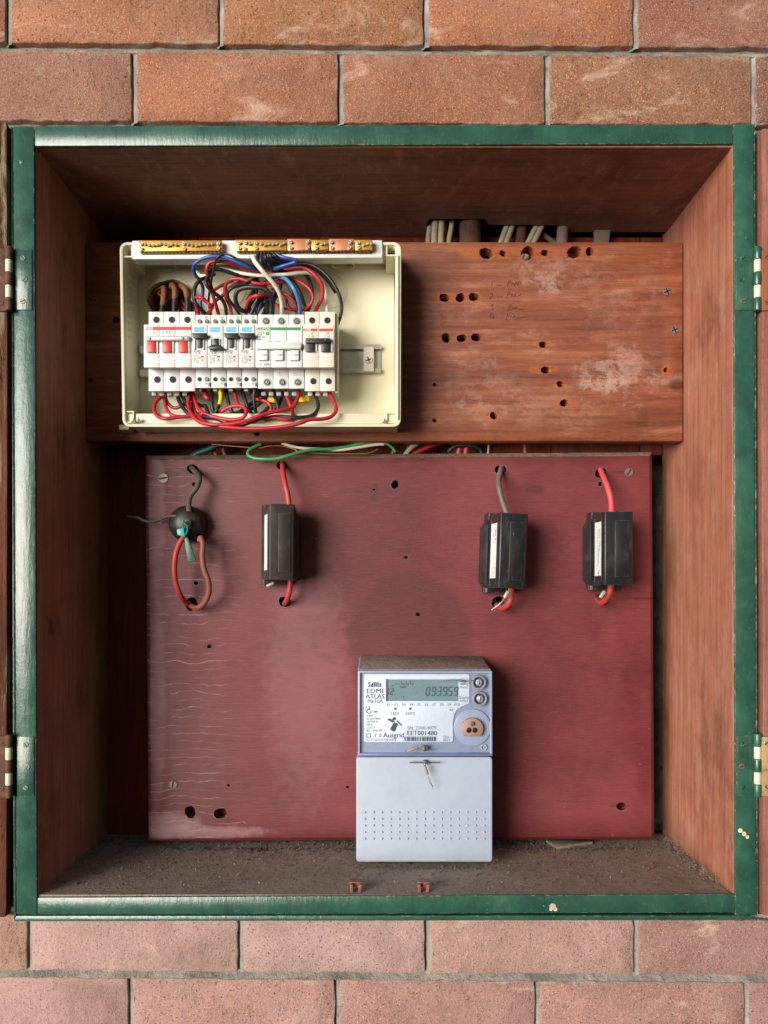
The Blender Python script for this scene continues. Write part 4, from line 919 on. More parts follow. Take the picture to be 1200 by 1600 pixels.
wire('wire', 'dark red wire climbing behind the small red loop', arc([(326, 492), (331, 480), (337, 470), (350, 460), (353, 448)], [.885, .885, .895, .895]), 2.6, M_WDRED, group=GT)
wire('wire', 'red wire arching high over the second and third safety breakers', arc([(362, 497), (359.5, 479), (353, 465), (351.5, 450), (355, 441), (364, 436), (377, 436), (388, 440), (405, 443.5), (420, 442.5), (440, 441), (448, 441)], [.887, .9, .91, .91, .9]), 2.8, M_WRED, group=GT)
wire('wire', 'short dark red wire joining the high red arch from the left', arc([(334, 454), (343, 448), (353, 443), (364, 438)], [.89, .9, .9]), 2.4, M_WDRED, group=GT)
wire('wire', 'red wire slanting behind the fat black loop', arc([(358, 452), (366, 445), (376, 440), (386, 437)], [.895, .9, .9]), 2.4, M_WRED, group=GT)
wire('wire', 'black wire curling above the third safety breaker', arc([(377, 497), (368.5, 482), (359, 470), (355.5, 459), (361, 451), (374, 445.5), (388, 441.5), (399, 436), (410, 428)], [.887, .905, .915, .912, .9]), 2.6, M_WBLK, group=GT)
wire('wire', 'fat black wire in a wide round loop in the middle of the tangle', arc([(400, 484), (390, 486), (378, 485), (371, 478), (368, 465), (371.5, 454.5), (382, 449.5), (397, 449), (412, 451), (420, 457), (424, 470), (423.5, 494)], [.888, .9, .912, .918, .918, .9]), 3.6, M_WBLK, group=GT)
wire('wire', 'red wire hooking into the fourth safety breaker from the right', arc([(384, 497), (385.5, 479), (391, 466.5), (402, 462), (414, 460.5), (428, 458)], [.887, .905, .915, .9]), 2.8, M_WRED, group=GT)
wire('wire', 'blue wire doubling back below the middle brass bar', arc([(431, 396), (436, 399.5), (446, 403), (457, 405), (463, 407.5), (456, 411.5), (441, 416), (427, 420), (414, 418.5)], [.93, .932, .93, .925, .91]), 2.9, M_WBLU, group=GT)
wire('wire', 'light blue wire curving down into the green striped breaker', arc([(420, 433), (436, 433), (448, 437), (458, 449.5), (465, 465), (468.5, 480), (468, 495)], [.9, .912, .918, .912, .89]), 3.1, M_WLBLU, group=GT)
wire('wire', 'thick red wire arching to the right into the two pole breaker', arc([(412, 430), (425, 426), (445, 421.5), (465, 418.5), (480, 421), (494, 432), (503.5, 447), (503.5, 464), (496, 480), (489, 494)], [.895, .905, .91, .91, .9, .887]), 3.2, M_WRED, group=GT)
wire('wire', 'red wire bowing right between light blue and thick red wires', arc([(430, 441), (445, 434), (456, 434.5), (470, 441.5), (483, 451), (489, 463), (485.5, 475), (475, 483), (462, 486)], [.895, .9, .908, .905, .89]), 2.5, M_WRED, group=GT)
wire('wire', 'thin red wire dropping behind the thick white one', arc([(425, 452), (443, 458), (455, 466), (462, 477), (464, 494)], [.89, .9, .9, .887]), 2.4, M_WRED, group=GT)
wire('wire', 'red wire sagging low behind the thick white one', arc([(398, 494), (410, 478), (425, 468), (436, 462), (446, 466), (452, 482), (462, 484)], [.885, .895, .9, .895]), 2.6, M_WDRED, group=GT)
wire('wire', 'red wire crossing low toward the light blue wire', arc([(414, 470), (430, 475), (442, 482), (455, 483), (463, 486)], [.89, .895, .89]), 2.3, M_WRED, group=GT)
wire('wire', 'outer black wire sweeping wide round the right and down past the two pole breaker', arc([(420, 418), (440, 414), (458, 413.5), (475, 412), (490, 415.5), (506, 426), (520, 442), (529.5, 460), (534, 478), (532, 494), (526.5, 512), (524, 540)], [.9, .91, .912, .91, .9, .885]), 2.7, M_WBLK, group=GT)
wire('wire', 'second black wire just inside the outer right sweep', arc([(425, 421), (445, 417), (462, 416.5), (478, 416.5), (492, 421), (503, 430), (514, 442), (524, 458)], [.895, .905, .9, .887]), 2.1, M_WBLK, group=GT)
wire('wire', 'black wire dropping behind the right red bow', arc([(470, 424), (479, 431), (485, 442), (488, 456), (487, 470), (481, 486), (476, 494)], [.885, .89, .89, .885]), 2.8, M_WBLK, group=GT)
BL = ['black wire running down just left of the light blue wire', 'black wire running down just right of the light blue wire', 'first black wire from the left dropping from the middle brass bar',
      'second black wire from the left dropping from the middle brass bar', 'third black wire from the left dropping from the middle brass bar', 'fourth black wire from the left dropping from the middle brass bar',
      'rightmost black wire dropping from the middle brass bar', 'black wire falling left of the thick white wire into the fourth safety breaker', 'black wire slanting steeply inside the fat black loop', 'black wire falling behind the bend of the thick white wire',
      'black wire slanting up right inside the fat black loop', 'black wire crossing low behind the red hook above the fourth safety breaker', 'black wire between the thick white and light blue wires', 'black wire curving down at the right edge of the fat black loop']
for i, pts in enumerate([[(440, 434), (449, 443), (457, 458), (463, 476), (464, 494)], [(450, 434), (460, 443), (469, 458), (475, 475), (480, 492)], [(404, 394), (401, 410), (405, 420), (415, 428), (428, 440)], [(409, 394), (408, 408), (416, 416), (430, 420), (448, 426)],
                         [(414, 394), (416, 404), (426, 412), (440, 416)], [(420, 394), (424, 402), (436, 409), (450, 414)], [(425, 394), (432, 401), (443, 408), (452, 412)], [(399, 425), (402, 445), (398, 465), (390, 480), (396, 494)], [(420, 436), (412, 452), (404, 468), (400, 494)],
                         [(430, 440), (428, 460), (418, 475), (410, 494)], [(386, 470), (396, 455), (410, 444), (425, 436)], [(392, 492), (400, 475), (413, 466), (430, 462)], [(440, 440), (436, 455), (428, 470), (426, 494)], [(404, 440), (414, 462), (418, 480), (416, 495)]]):
    wire('wire', BL[i], arc(pts, ([.93, .932, .92, .905] if 2 <= i <= 6 else [.9, .902, .895, .886]) if i > 1 else [.9, .9, .887]), 2.9, M_WBLK, group='black wires bunched in the middle of the upper tangle')
wire('wire', 'navy wire showing in the dark middle of the tangle', arc([(408, 456), (410, 468), (406, 480), (400, 492)], [.893, .893, .886]), 2.8, M_WBLU, group=GT)
# incoming mains through the entry hole
for i, (a, lab) in enumerate((([(252, 462), (256, 450), (256, 462), (254, 480), (252, 500)], 'left of three thick cables in the entry hole, brown dust above and black below'), ([(266, 466), (268, 446), (273, 452), (273, 470), (272, 500)], 'middle of three thick cables in the entry hole, brown dust above and black below'), ([(276, 462), (281, 447), (290, 453), (293, 468), (293, 500)], 'right of three thick cables in the entry hole, brown dust above and black below'))):
    ks = [.85, .872, .885, .888, .89]; P = [W(x, y, k) for (x, y), k in zip(a, ks)]
    t = thing('mains_cable', lab, 'cable', P[-1], 'thick cables in the entry hole')
    MB().tube(P[:4], 4.4 * S0 / .88, 10, sub=6).build('dusty_sheath', M_BRNCAB, t, ang=60)
    MB().tube([P[3] + Vector((0, -.0006, .003)), P[3], P[4]], 4.5 * S0 / .88, 10, sub=4).build('black_sheath', M_WBLK, t, ang=60)
wire('wire', 'frayed orange wire curled inside the entry hole', arc([(240, 458), (246, 452), (253, 449), (258, 455), (254, 462), (247, 459), (251, 454)], [.86, .875, .87]), 1.3, plain('orange_dusty_wire', '#a3521f', .7, dirt=.4))
for i, (a) in enumerate(([(283, 468), (290, 478), (300, 480), (306, 488)], [(280, 476), (288, 484), (298, 486), (303, 494)])):
    wire('wire', ('upper', 'lower')[i] + ' of two thin dark red wires low beside the entry hole', arc(a, [.88, .885]), 1.7, M_WDRED, group='thin red wires beside the entry hole')
for i, a in enumerate(([(290, 470), (300, 476), (302, 492)], [(262, 470), (262, 482), (262, 500)], [(284, 476), (283, 488), (283, 500)])):
    wire('wire', ('black wire at the right side of the entry hole mouth', 'black wire between the left and middle thick cables', 'black wire between the middle and right thick cables')[i], arc(a, [.875, .885]), 3.4, M_WBLK, group='black wires low in the entry hole')
# --- below the breakers (rise out of the undersides)
wire('wire', 'red wire in the big left loop below the main switch', arc([(257, 605), (256, 618), (248, 623), (242, 632), (241, 642), (247, 651), (259, 654), (278, 652), (300, 650), (322, 650), (345, 652)], [.893, .905, .915, .925, .92, .91]), 3.0, M_WRED, group=GB)
wire('wire', 'red wire falling just inside the big left loop', arc([(256, 605), (257, 618), (258, 632), (263, 644), (272, 650), (290, 651), (312, 650)], [.893, .9, .91, .915, .91]), 2.9, M_WRED, group=GB)
wire('wire', 'dark red wire sagging below the left loop to the black pair', arc([(259, 607), (259, 622), (264, 632), (273, 637.5), (284, 634), (294, 627), (302, 620)], [.893, .9, .902, .9]), 2.6, M_WDRED, group=GB)
wire('wire', 'fat black wire slanting down right below the main switch, outer of the pair', arc([(277, 605), (278, 620), (283, 632), (291, 643), (301, 650), (320, 651), (338, 654), (356, 661)], [.893, .903, .912, .918, .915, .92]), 3.3, M_WBLK, group=GB)
wire('wire', 'fat black wire slanting down right below the main switch, inner of the pair', arc([(283, 605), (285, 619), (291, 631), (300, 642), (312, 648), (330, 649), (352, 649)], [.893, .9, .906, .908, .905]), 3.2, M_WBLK, group=GB)
wire('wire', 'black wire kinked like a step below the first safety breaker', arc([(296, 615), (304, 628), (314, 634), (321, 634.5), (324.5, 643), (329, 650), (340, 651)], [.89, .895, .9, .9]), 3.0, M_WBLK, group=GB)
wire('wire', 'long red wire swinging low and rising to the right pole of the green striped breaker', arc([(300, 605), (296, 618), (294.5, 632), (298, 645), (306, 655), (317, 661), (333, 663.5), (350, 663), (370, 661), (386, 657), (402, 651), (420, 645.5), (440, 641), (455, 637), (463, 628), (466.5, 615), (466, 604)], [.893, .91, .925, .935, .936, .935, .928, .918, .895]), 3.1, M_WRED, group=GB)
wire('wire', 'red wire ending in the round loop below the third safety breaker', arc([(299, 605), (303, 620), (307, 632), (314, 642), (324, 648), (341, 653), (360, 656), (375, 654.5), (383, 649), (384.5, 641), (379, 635), (369, 634), (356, 637), (343, 645), (334, 650)], [.893, .905, .915, .922, .924, .918, .91, .9]), 3.0, M_WRED, group=GB)
wire('wire', 'red wire dropping from the third safety breaker to the round red loop', arc([(366, 600), (366.5, 612), (369, 624), (373, 636)], [.89, .905, .912]), 2.9, M_WRED, group=GB)
wire('wire', 'short thick red wire hooked below the first safety breaker', arc([(319, 600), (319.5, 611), (321, 619), (326, 623), (327, 619)], [.89, .905, .91, .9]), 3.3, M_WRED, group=GB)
wire('wire', 'black wire just left of the yellow sleeve', arc([(332, 600), (332, 612), (330.5, 624), (331.5, 636), (336, 645), (342, 649)], [.89, .907, .91, .905]), 2.9, M_WBLK, group=GB)
t = thing('sleeved_wire', 'black wire with a yellow marker sleeve below the second safety breaker', 'wire', W(335, 650, .9), GB)
MB().tube([W(*p) for p in arc([(344, 600), (344.5, 612), (344.5, 622), (343, 633), (338, 642), (331, 649), (322, 650)], [.89, .907, .91, .9])], 2.7 * S0 / .9, 8).build('wire', M_WBLK, t, ang=60)
MB().tube([W(*p) for p in arc([(343.8, 609), (345, 616), (345, 624), (343, 632)], [.9065, .9105, .911])], 3.3 * S0 / .9, 10).build('marker_sleeve', M_WYEL, t, ang=60)
wire('wire', 'black wire just right of the yellow sleeve', arc([(353, 600), (353.5, 612), (356, 625), (360, 638), (366, 648), (376, 650)], [.89, .907, .912, .905]), 3.0, M_WBLK, group=GB)
wire('wire', 'black wire falling from the third safety breaker into the lower tangle', arc([(377, 600), (379, 612), (384, 628), (390, 642), (398, 650)], [.89, .907, .912, .905]), 2.9, M_WBLK, group=GB)
wire('wire', 'black wire falling from the fourth safety breaker, looped at the top', arc([(404, 618), (402, 608), (398, 610), (397, 625), (399, 640), (402, 650)], [.9, .915, .912, .905]), 2.7, M_WBLK, group=GB)
wire('wire', 'curling black loop right of the fourth safety breaker', arc([(388, 634), (400, 626), (409, 622), (413, 616), (408, 611), (402, 616), (396, 622)], [.895, .9, .9, .892]), 3.0, M_WBLK, group=GB)
wire('wire', 'red wire arching below the green striped breaker from the fourth safety breaker', arc([(391, 600), (393, 611), (396.5, 621), (405, 625), (415, 627), (422, 633), (424, 641), (421, 650)], [.89, .902, .91, .905]), 2.6, M_WRED, group=GB)
wire('wire', 'black wire strung level through the bottom tangle', arc([(316, 650), (335, 649), (352, 648.5), (368, 646), (380, 640), (394, 630), (406, 622)], [.9, .905, .904, .898]), 3.2, M_WBLK, group=GB)
wire('wire', 'second black wire rising right through the bottom tangle', arc([(345, 652), (365, 650), (380, 645), (396, 637), (410, 627), (420, 618)], [.9, .9, .897]), 2.9, M_WBLK, group=GB)
wire('wire', 'left arm of the crossed black wires below the green striped breaker', arc([(426, 604), (428, 616), (432.5, 628), (434, 642), (426, 650)], [.893, .903, .905]), 2.8, M_WBLK, group=GB)
wire('wire', 'right arm of the crossed black wires below the green striped breaker', arc([(443, 612), (439, 624), (434, 636), (424, 647), (404, 652)], [.888, .897, .9]), 2.8, M_WBLK, group=GB)
wire('wire', 'black wire slanting up left from the crossed pair', arc([(398, 652), (412, 644), (421, 634), (427, 625)], [.9, .896]), 2.7, M_WBLK, group=GB)
wire('wire', 'red wire dropping straight from the green striped breaker then hooking back', arc([(445.5, 603), (446.5, 614), (451, 627), (456, 640), (457.5, 648), (453, 655), (445, 655.5), (428, 653), (405, 655.5), (385, 659)], [.895, .908, .914, .922, .922, .918]), 2.8, M_WRED, group=GB)
wire('wire', 'black wire curving from the two pole breaker back along the box floor', arc([(491, 604), (492, 616), (496.5, 628), (497, 638), (490, 647.5), (476, 651.5), (455, 652), (432, 650.5), (410, 654)], [.895, .908, .915, .92, .915]), 2.9, M_WBLK, group=GB)
wire('wire', 'red wire at the far right sweeping along the bottom lip of the box', arc([(514, 604), (514.5, 613), (520, 624), (525, 636), (523.5, 645), (515, 652), (500, 655), (484, 655.5), (466, 662), (440, 667), (410, 669.5), (380, 669.5), (350, 667), (330, 664), (316, 657), (306, 646), (300, 630)], [.895, .912, .922, .93, .937, .937, .935, .925, .9]), 3.1, M_WRED, group=GB)
wire('wire', 'thin black wire lying over the box lip under the red sweeps', arc([(362, 665), (378, 665), (394, 660), (410, 653.5), (428, 651), (446, 652)], [.927, .93, .925, .915]), 2.0, M_WBLK, group=GB)
for i, (x, y, s_, lab) in enumerate(((424, 624, '4', 'yellow number tag on the crossed black wires below the breakers'), (474, 623, '0', 'yellow ring tag hanging under the join of the two right breakers'))):
    if i: p = [(x - 8, y - 5), (x - 8, y + 4), (x - 5, y + 5), (x + 9, y + 4), (x + 10, y - 2), (x + 6, y - 6), (x, y - 6)]
    else: p = [(x - 6, y - 7), (x - 6, y + 5), (x + 8, y + 5), (x + 8, y - 4), (x + 3, y - 7)]
    o = MB().prism(p, .9, .893).build('marker_tag', M_WYEL, bevel=.0005)
    tag(o, lab, 'tag', 'yellow tags under the breakers')
# --- cables rising through the notch behind the upper board
def vcab(name, lab, pts, r, mat, k=.826, group=None):
    return wire(name, lab, [(x, y, k + (kk if (kk := (p[2] if len((p := (x, y) + tuple(rest))) > 2 else 0)) else 0)) for x, y, *rest in pts], r, mat, 'cable', group, n=10, sub=4)
GC = 'pale sheathed cables above the russet board'
vcab('sheathed_cable', 'pale cable at the far left of the notch above the russet board, mostly in shade', [(668, 420), (669, 380), (673, 340), (678, 300)], 4.2, M_PALEC, .818, GC)
vcab('sheathed_cable', 'left of the bright pale pair beside the charred conduit', [(678, 420), (678.5, 380), (680, 345), (681, 290)], 5.4, M_PALEC, group=GC)
vcab('sheathed_cable', 'right of the bright pale pair beside the charred conduit', [(688.5, 420), (689, 380), (690, 345), (690, 290)], 5.2, M_PALEC, group=GC)
vcab('sheathed_cable', 'slim slanting pale cable left of the charred conduit', [(698, 420), (701, 380), (706, 350), (709, 300)], 4.2, M_PALEC, .823, GC)
vcab('sheathed_cable', 'thinnest pale cable hidden behind the slim slanting one', [(697, 420), (697.5, 370), (696, 345), (695, 300)], 2.6, M_PALEC, .818, GC)
vcab('conduit', 'wide charred brown conduit above the russet board', [(735, 430), (735, 380), (735, 340), (735, 280)], 17.5, M_CONDUIT, .822)
for i, (dx, lab) in enumerate(((0, 'left of the first leaning pair of pale cables above the russet board'), (8.5, 'right of the first leaning pair of pale cables above the russet board'))):
    vcab('sheathed_cable', lab, [(772 + dx, 410), (783 + dx, 378), (793 + dx, 350), (808 + dx, 300)], 4.6, M_PALEC, .817, GC)
for i, (dx, lab) in enumerate(((0, 'left of the second leaning pair of pale cables above the russet board'), (8.2, 'right of the second leaning pair of pale cables above the russet board'))):
    vcab('sheathed_cable', lab, [(811 + dx, 410), (825 + dx, 380), (840 + dx, 350), (858 + dx, 310)], 4.6, M_PALEC, .817, GC)
vcab('conduit', 'rough dark knotted conduit between the two leaning cable pairs', [(812, 420), (813, 380), (816, 350), (818, 300)], 8.5, M_CONDUIT, .812)
vcab('sheathed_cable', 'dim greenish cable crossing behind the leaning pairs', [(880, 385), (862, 376), (845, 362), (838, 345)], 4, M_WGREY, .808, GC)
vcab('conduit', 'dusty grey conduit in the middle right above the russet board', [(877, 420), (878, 380), (880, 350), (881, 300)], 9.2, M_CONGREY, .815)
m = MB().prism([(929, 345), (931, 420), (944, 420), (957, 345)], .812, .806).build('conduit_strap', M_CONGREY, bevel=.0008); tag(m, 'dusty grey wedge shaped strap at the right above the russet board', 'strap')
# --- in the slot between the boards
G2 = 'wires in the slot between the two boards'
wire('wire', 'bright green wire looping out over the dusty top of the maroon board', arc([(408, 694), (398, 698), (389, 704), (388, 711), (398, 716), (415, 717.5), (432, 716.5), (450, 712), (470, 706), (490, 702.5), (515, 701.5), (535, 699), (555, 696), (575, 692), (595, 690.5)], [.846, .85, .856, .856, .85, .848, .846]), 2.6, M_WGRN, group=G2)
wire('wire', 'second green wire running beside the bright green loop', arc([(500, 702.5), (530, 700), (556, 694), (580, 689.5), (596, 690), (610, 697), (618, 706)], [.846, .85, .845]), 1.9, M_WGRN, group=G2)
wire('wire', 'white wire under the green ones in the slot between the boards', arc([(440, 692), (455, 697), (475, 700.5), (500, 701.5), (530, 703), (560, 699), (585, 695), (600, 694)], [.845, .847, .848, .846]), 2.4, M_WWHT, group=G2)
wire('wire', 'thin bare copper wire wandering through the slot between the boards', arc([(330, 694), (350, 696), (375, 698), (405, 700), (420, 697), (440, 697), (460, 702), (468, 706), (500, 708.5), (540, 709), (575, 708), (590, 702)], [.842, .844, .846, .846]), 1.2, plain('copper_strand', '#a87050', .4, .7, dirt=.5), group=G2)
wire('wire', 'teal cable at the left of the slot between the boards', arc([(296, 716), (310, 708), (330, 700), (345, 690)], [.825, .83]), 5, M_WTEAL, group=G2)
wire('wire', 'thick dark red cable at the middle of the slot between the boards', arc([(640, 712), (660, 703), (680, 694), (700, 686)], [.826, .83]), 4.5, M_WDRED, group=G2)
wire('wire', 'pale frayed cable end in the slot right of the green wires', arc([(632, 712), (642, 700), (650, 694), (660, 688)], [.83, .833]), 4, M_PALEC, group=G2)
for x, l_ in ((717, 'left'), (728, 'right')): wire('cable', l_ + ' of two orange stub cables in the slot between the boards', arc([(x - 1, 718), (x, 704), (x + 2, 698)], [.826, .828]), 4.2, M_CABRED, 'cable', 'orange stubs between the boards')
wire('cable', 'black cable arching over the two orange stubs', arc([(700, 706), (712, 697), (735, 696), (750, 702), (754, 716)], [.83, .834, .83]), 3.4, M_WBLK, 'cable')
wire('wire', 'thin grey wire standing up at the right of the slot', arc([(762, 718), (763, 704), (764, 690)], [.83, .83]), 1.6, M_PALEC, group=G2)
for i, (a, b) in enumerate((((331, 694), (340, 716)), ((346, 692), (353, 716)), ((618, 690), (612, 714)), ((640, 690), (634, 712)), ((820, 690), (821, 714)))):
    wire('wire', ('left of the two dark brown wires hanging beside the teal cable', 'right of the two dark brown wires hanging beside the teal cable', 'dark brown wire in the slot just right of the green wire ends', 'dark brown wire beside the pale frayed cable end in the slot', 'lone dark brown wire far right in the slot between the boards')[int((331, 346, 618, 640, 820).index(a[0]))], [(a[0], a[1] - 12, .82), (a[0], a[1], .822), (b[0], b[1], .822)], 3, M_CABBRN, group='dark brown wires behind the slot')
wire('wire', 'thin dark wire running down the shadowed gap left of the maroon board', arc([(222, 716), (212, 735), (206, 760), (203, 790), (204, 815)], [.82, .815, .815]), 1.2, M_WBLK)
# ================= BLACK FUSE HOLDERS ON THE MAROON BOARD =================
def bx(m, x0, x1, y0, y1, z0, z1):   # millimetres, local: x right, y toward the board, z up
    return m.wbox((x0 / 1000, y0 / 1000, z0 / 1000), (x1 / 1000, y1 / 1000, z1 / 1000))
def loc(m, name, mat, root, bevel=.0006): return m.build(name, mat, root, local=True, bevel=bevel)
def fuse(label, x, y, rz, ry, side, hs=1.0, sticker=True, mat=None, sx=1.0, fl=28, fr_=24):
    """x, y: middle of the body on the board; side: -1 if the deep flange shows on the left"""
    mat = mat or M_BLACK
    side = -1; c = W(x, y, KL); root = thing('service_fuse', label, 'fuse', c, 'black fuse holders on the maroon board')
    root.rotation_euler = (0, R(ry), R(rz))
    H = 45 * hs; s = side
    def sec(pts, z0, z1, cham=0):
        p = [(a * s * -1 / 1000 * sx, b / 1000) for a, b in pts]
        return MB().zprism(p, z0 / 1000, z1 / 1000)
    # section in mm: negative x is the side with the sticker (before mirroring)
    rear = [(-fl, -2), (-fl, -19), (-fl + 8, -27), (fr_ - 4, -27), (fr_, -19), (fr_, -2)]
    m = MB(); zz = [(-H + 4, 0), (H - 12, 0)]
    # flange with chamfered shoulders at both ends
    P = [(a * -s / 1000 * sx, b / 1000) for a, b in rear]; q = [(a * .80, b) for a, b in P]; n = len(P)
    vs = [(*p, z / 1000) for ring, z in ((q, -H + 1), (P, -H + 9), (P, H - 13), (q, H - 4)) for p in ring]
    m.add(vs, [tuple(range(n)), tuple(range(4 * n - 1, 3 * n - 1, -1))] + [(k * n + i, (k + 1) * n + i, (k + 1) * n + (i + 1) % n, k * n + (i + 1) % n) for k in range(3) for i in range(n)])
    loc(m, 'flange', mat, root)
    loc(sec([(-22, -24), (-18, -60), (-16, -63), (15, -63), (17, -60), (22, -24)], -H + 1, H + 1), 'carrier', mat, root, .0009)
    loc(sec([(-5, -62.6), (-5, -64.4), (11, -64.4), (11, -62.6)], -H + 11, H - 10), 'grip_panel', mat, root, .0004)
    loc(sec([(-22.6, -24), (-19, -57), (-17, -57), (-19, -24)], -H + 5, H - 6), 'side_plate', mat, root, .0004)
    loc(sec([(-23, -1), (-23, -16), (-20, -19), (13, -19), (13, -1)], -H - 5, H + 5), 'terminal_shroud', mat, root, .001)
    loc(sec([(-23.3, -12), (-23.3, -15), (-22, -17.2), (-20.8, -18.2), (-20, -18)], -H - 4.8, -H + 3), 'shroud_rib', plain('worn_black_plastic', '#4c5056', .4, dirt=.3), root, .0002)
    for z in (-.35, 0, .35): pass
    loc(sec([(-21.6, -36), (-21.5, -37), (-20.5, -37), (-20.5, -36)], -H + 5, H - 6), 'mould_seam', plain('worn_black_plastic', '#4c5056', .4), root, .0001)
    if sticker:
        xs = -20.1
        st = sec([(-21.45, -37), (-19.45, -56.2), (-18.4, -56.2), (-20.4, -37)], -H * .72, H * .76)
        o = loc(st, 'sticker', M_LABELW, root, 0)
        STK.append((o, root, s, sx, H))
    return root
STK = []
f2 = fuse('black fuse holder nearest the round sealed block, with a red cable above', 434, 853, 13, 0.3, -1, 1.03, mat=M_BLACKD, sx=.92, fl=21, fr_=30)
f3 = fuse('black fuse holder hung slightly crooked, with a grey cable above', 782, 866, 6, 2.0, 1, 1.02, sx=1.03)
f4 = fuse('black fuse holder furthest right, under a pinkish red cable', 944.5, 862.5, 0, 0.2, 1, 1.0, sx=1.05)
# mirrored one keeps its sticker on the viewer's left edge
def stkprint(root, lines, H):
    for (s_, off, h, z, mat) in lines:
        LT.append((root, s_, off, h, z, mat))
LT = []; SXF = {f3.name: 1.03, f4.name: 1.05}
stkprint(f3, [('100A N I', -53.5, 5.2, 20, M_INK), ('1200 12-04', -47, 3.2, 17, M_INKG), ('IEC N13', -53, 3.6, -25, M_INKG), ('R 10037', -47, 3, -25, M_INKG)], 45)
stkprint(f4, [('ORDA  200FW', -54, 4.2, 12, M_INKB), ('SERVICE FUSE BASE AND CARRIER', -47.5, 3.0, 2, M_INKB), ('AS3124  1-4T', -50.7, 3.0, -8, M_INKB), ('[9]', -50.5, 6, -29, M_INKB)], 45)
# ---- round sealed block
KB_ = .893
nb = thing('sealed_link_block', 'round domed black link block with a teal seal tag, left on the maroon board', 'link block', W(297, 819, KL))
m = MB(); c = W(297, 820, KL); prof = [(.0215, .0), (.0236, -.004), (.0236, -.013), (.0225, -.020), (.0196, -.026), (.0150, -.0305), (.0095, -.033), (.0045, -.034)]
n = 28; vs = [(c.x + r * math.cos(2 * math.pi * i / n), c.y + y, c.z + r * math.sin(2 * math.pi * i / n)) for r, y in prof for i in range(n)]
vs = vs[:]; m.add(vs, [(a * n + i, (a + 1) * n + i, (a + 1) * n + (i + 1) % n, a * n + (i + 1) % n) for a in range(len(prof) - 1) for i in range(n)] + [tuple(range(n)), tuple(range(len(prof) * n - 1, (len(prof) - 1) * n - 1, -1))])
m.build('dome', M_RUBBER, nb, ang=50)
kd = D / (c.y - .035 + D)
MB().tube([W(293, 817, kd), W(293, 817, kd * 1.004)], .0042, 14, sub=1).build('sealing_screw', M_SCREW, nb, bevel=.0004)
MB().tube([W(292.5, 817, kd * 1.0045), W(292.5, 817, kd * 1.0048)], .0026, 12, sub=1).build('screw_recess', M_DARK, nb)
MB().disc(312, 843, 4.5, .87, .85, 12).build('cable_gland', M_RUBBER, nb, bevel=.0006)
sl = thing('seal_tag', 'teal plastic seal with a dark green strap on the round black block', 'seal', W(283, 830, kd))
m = MB(); m.prism([(276, 827), (277, 836), (289, 839), (287, 824), (281, 826)], kd * 1.012, kd * 1.004); m.build('tag', M_TEALTAG, sl, bevel=.0006)
MB().tube([W(286, 826, kd * 1.01), W(285, 816, kd * 1.016), W(287, 814, kd * 1.015), W(291, 820, kd * 1.008), W(293, 828, kd * 1.01), W(290, 836, kd * 1.01)], .0008, 6).build('seal_loop', M_TEALTAG, sl, ang=60)
MB().prism([(287.5, 836), (290, 858), (294, 877), (299, 876.5), (306, 877), (299, 855), (291, 834)], kd * 1.004, kd * 1.001).build('strap', M_DTEAL, sl, bevel=.0003)
# ---- cables on the maroon board
GL = 'cables on the maroon board'
def cable(label, pts, ks, r, mat, name='cable'): return wire(name, label, arc(pts, ks), r, mat, 'cable', GL, n=12, sub=8)
cable('dusty black cable bending down from its hole to the round block', [(297, 722), (300, 731), (305, 737), (310.5, 744), (311, 752), (306.5, 763), (298.5, 773), (295, 784), (295.5, 800)], [.825, .845, .858, .862, .862, .868], 4.3, M_WGREY)
cable('bright red cable looping down from the left underside of the round block', [(288, 838), (281, 848), (275, 864), (272.5, 885), (274, 908), (281, 928), (290, 941), (300, 948)], [.872, .874, .872, .862, .83], 4.2, M_CABRED)
cable('dust browned cable looping down from the right underside of the round block', [(313, 838), (317, 850), (316, 868), (318.5, 888), (325, 906), (326.5, 924), (320, 941), (309, 949.5), (299, 947), (295, 940)], [.872, .874, .872, .864, .856, .83], 4.3, M_CABBRN)
wire('wire', 'slack thin grey wire reaching left from the round block over the shadowed gap', arc([(199, 806), (208, 808), (216, 809), (226, 814), (240, 814.5), (252, 811), (262, 807), (276, 806)], [.853, .862, .862, .866]), 2.4, M_WGREY, 'wire')
wire('wire', 'pale hair of wire at the left edge of the maroon board', arc([(246, 814), (262, 808), (276, 802)], [.846, .85]), 1.3, M_PALEC, 'wire')
cable('red cable entering the top of the fuse nearest the round block', [(442, 716), (441.5, 727), (443, 742), (446, 758), (450, 775), (452.5, 800)], [.825, .85, .866, .868, .868], 4.1, M_CABRED)
cable('red cable leaving the foot of the fuse nearest the round block', [(454, 900), (453, 918), (450.5, 931), (447, 940), (444, 944)], [.862, .862, .856, .83], 4.3, M_CABRED)
cable('grey cable entering the top of the crooked fuse', [(786, 722), (783, 733), (779.5, 748), (780, 762), (784, 780), (791, 800), (795, 812)], [.825, .85, .866, .868, .868], 4.2, plain('grey_dusty_cable', '#66605a', .55, dirt=.5, dirtcol='#8c7f70'))
cable('short red cable curling from the foot of the crooked fuse into its hole', [(799, 920), (799, 932), (794, 944), (785, 950), (776, 946)], [.87, .872, .868, .835], 5.0, M_CABRED)
cable('pinkish red cable entering the top of the furthest right fuse', [(935, 727), (940, 738), (946, 752), (951.5, 768), (955, 785), (955.5, 812)], [.825, .85, .866, .868, .875], 4.3, plain('pinkish_red_cable', '#cf4d55', .45, dirt=.35, dirtcol='#7a5a4e', nsc=60))
cable('short red cable curling from the foot of the furthest right fuse into its hole', [(955, 912), (953, 924), (947, 936), (939, 942), (933, 936)], [.872, .874, .868, .835], 4.8, M_CABRED)
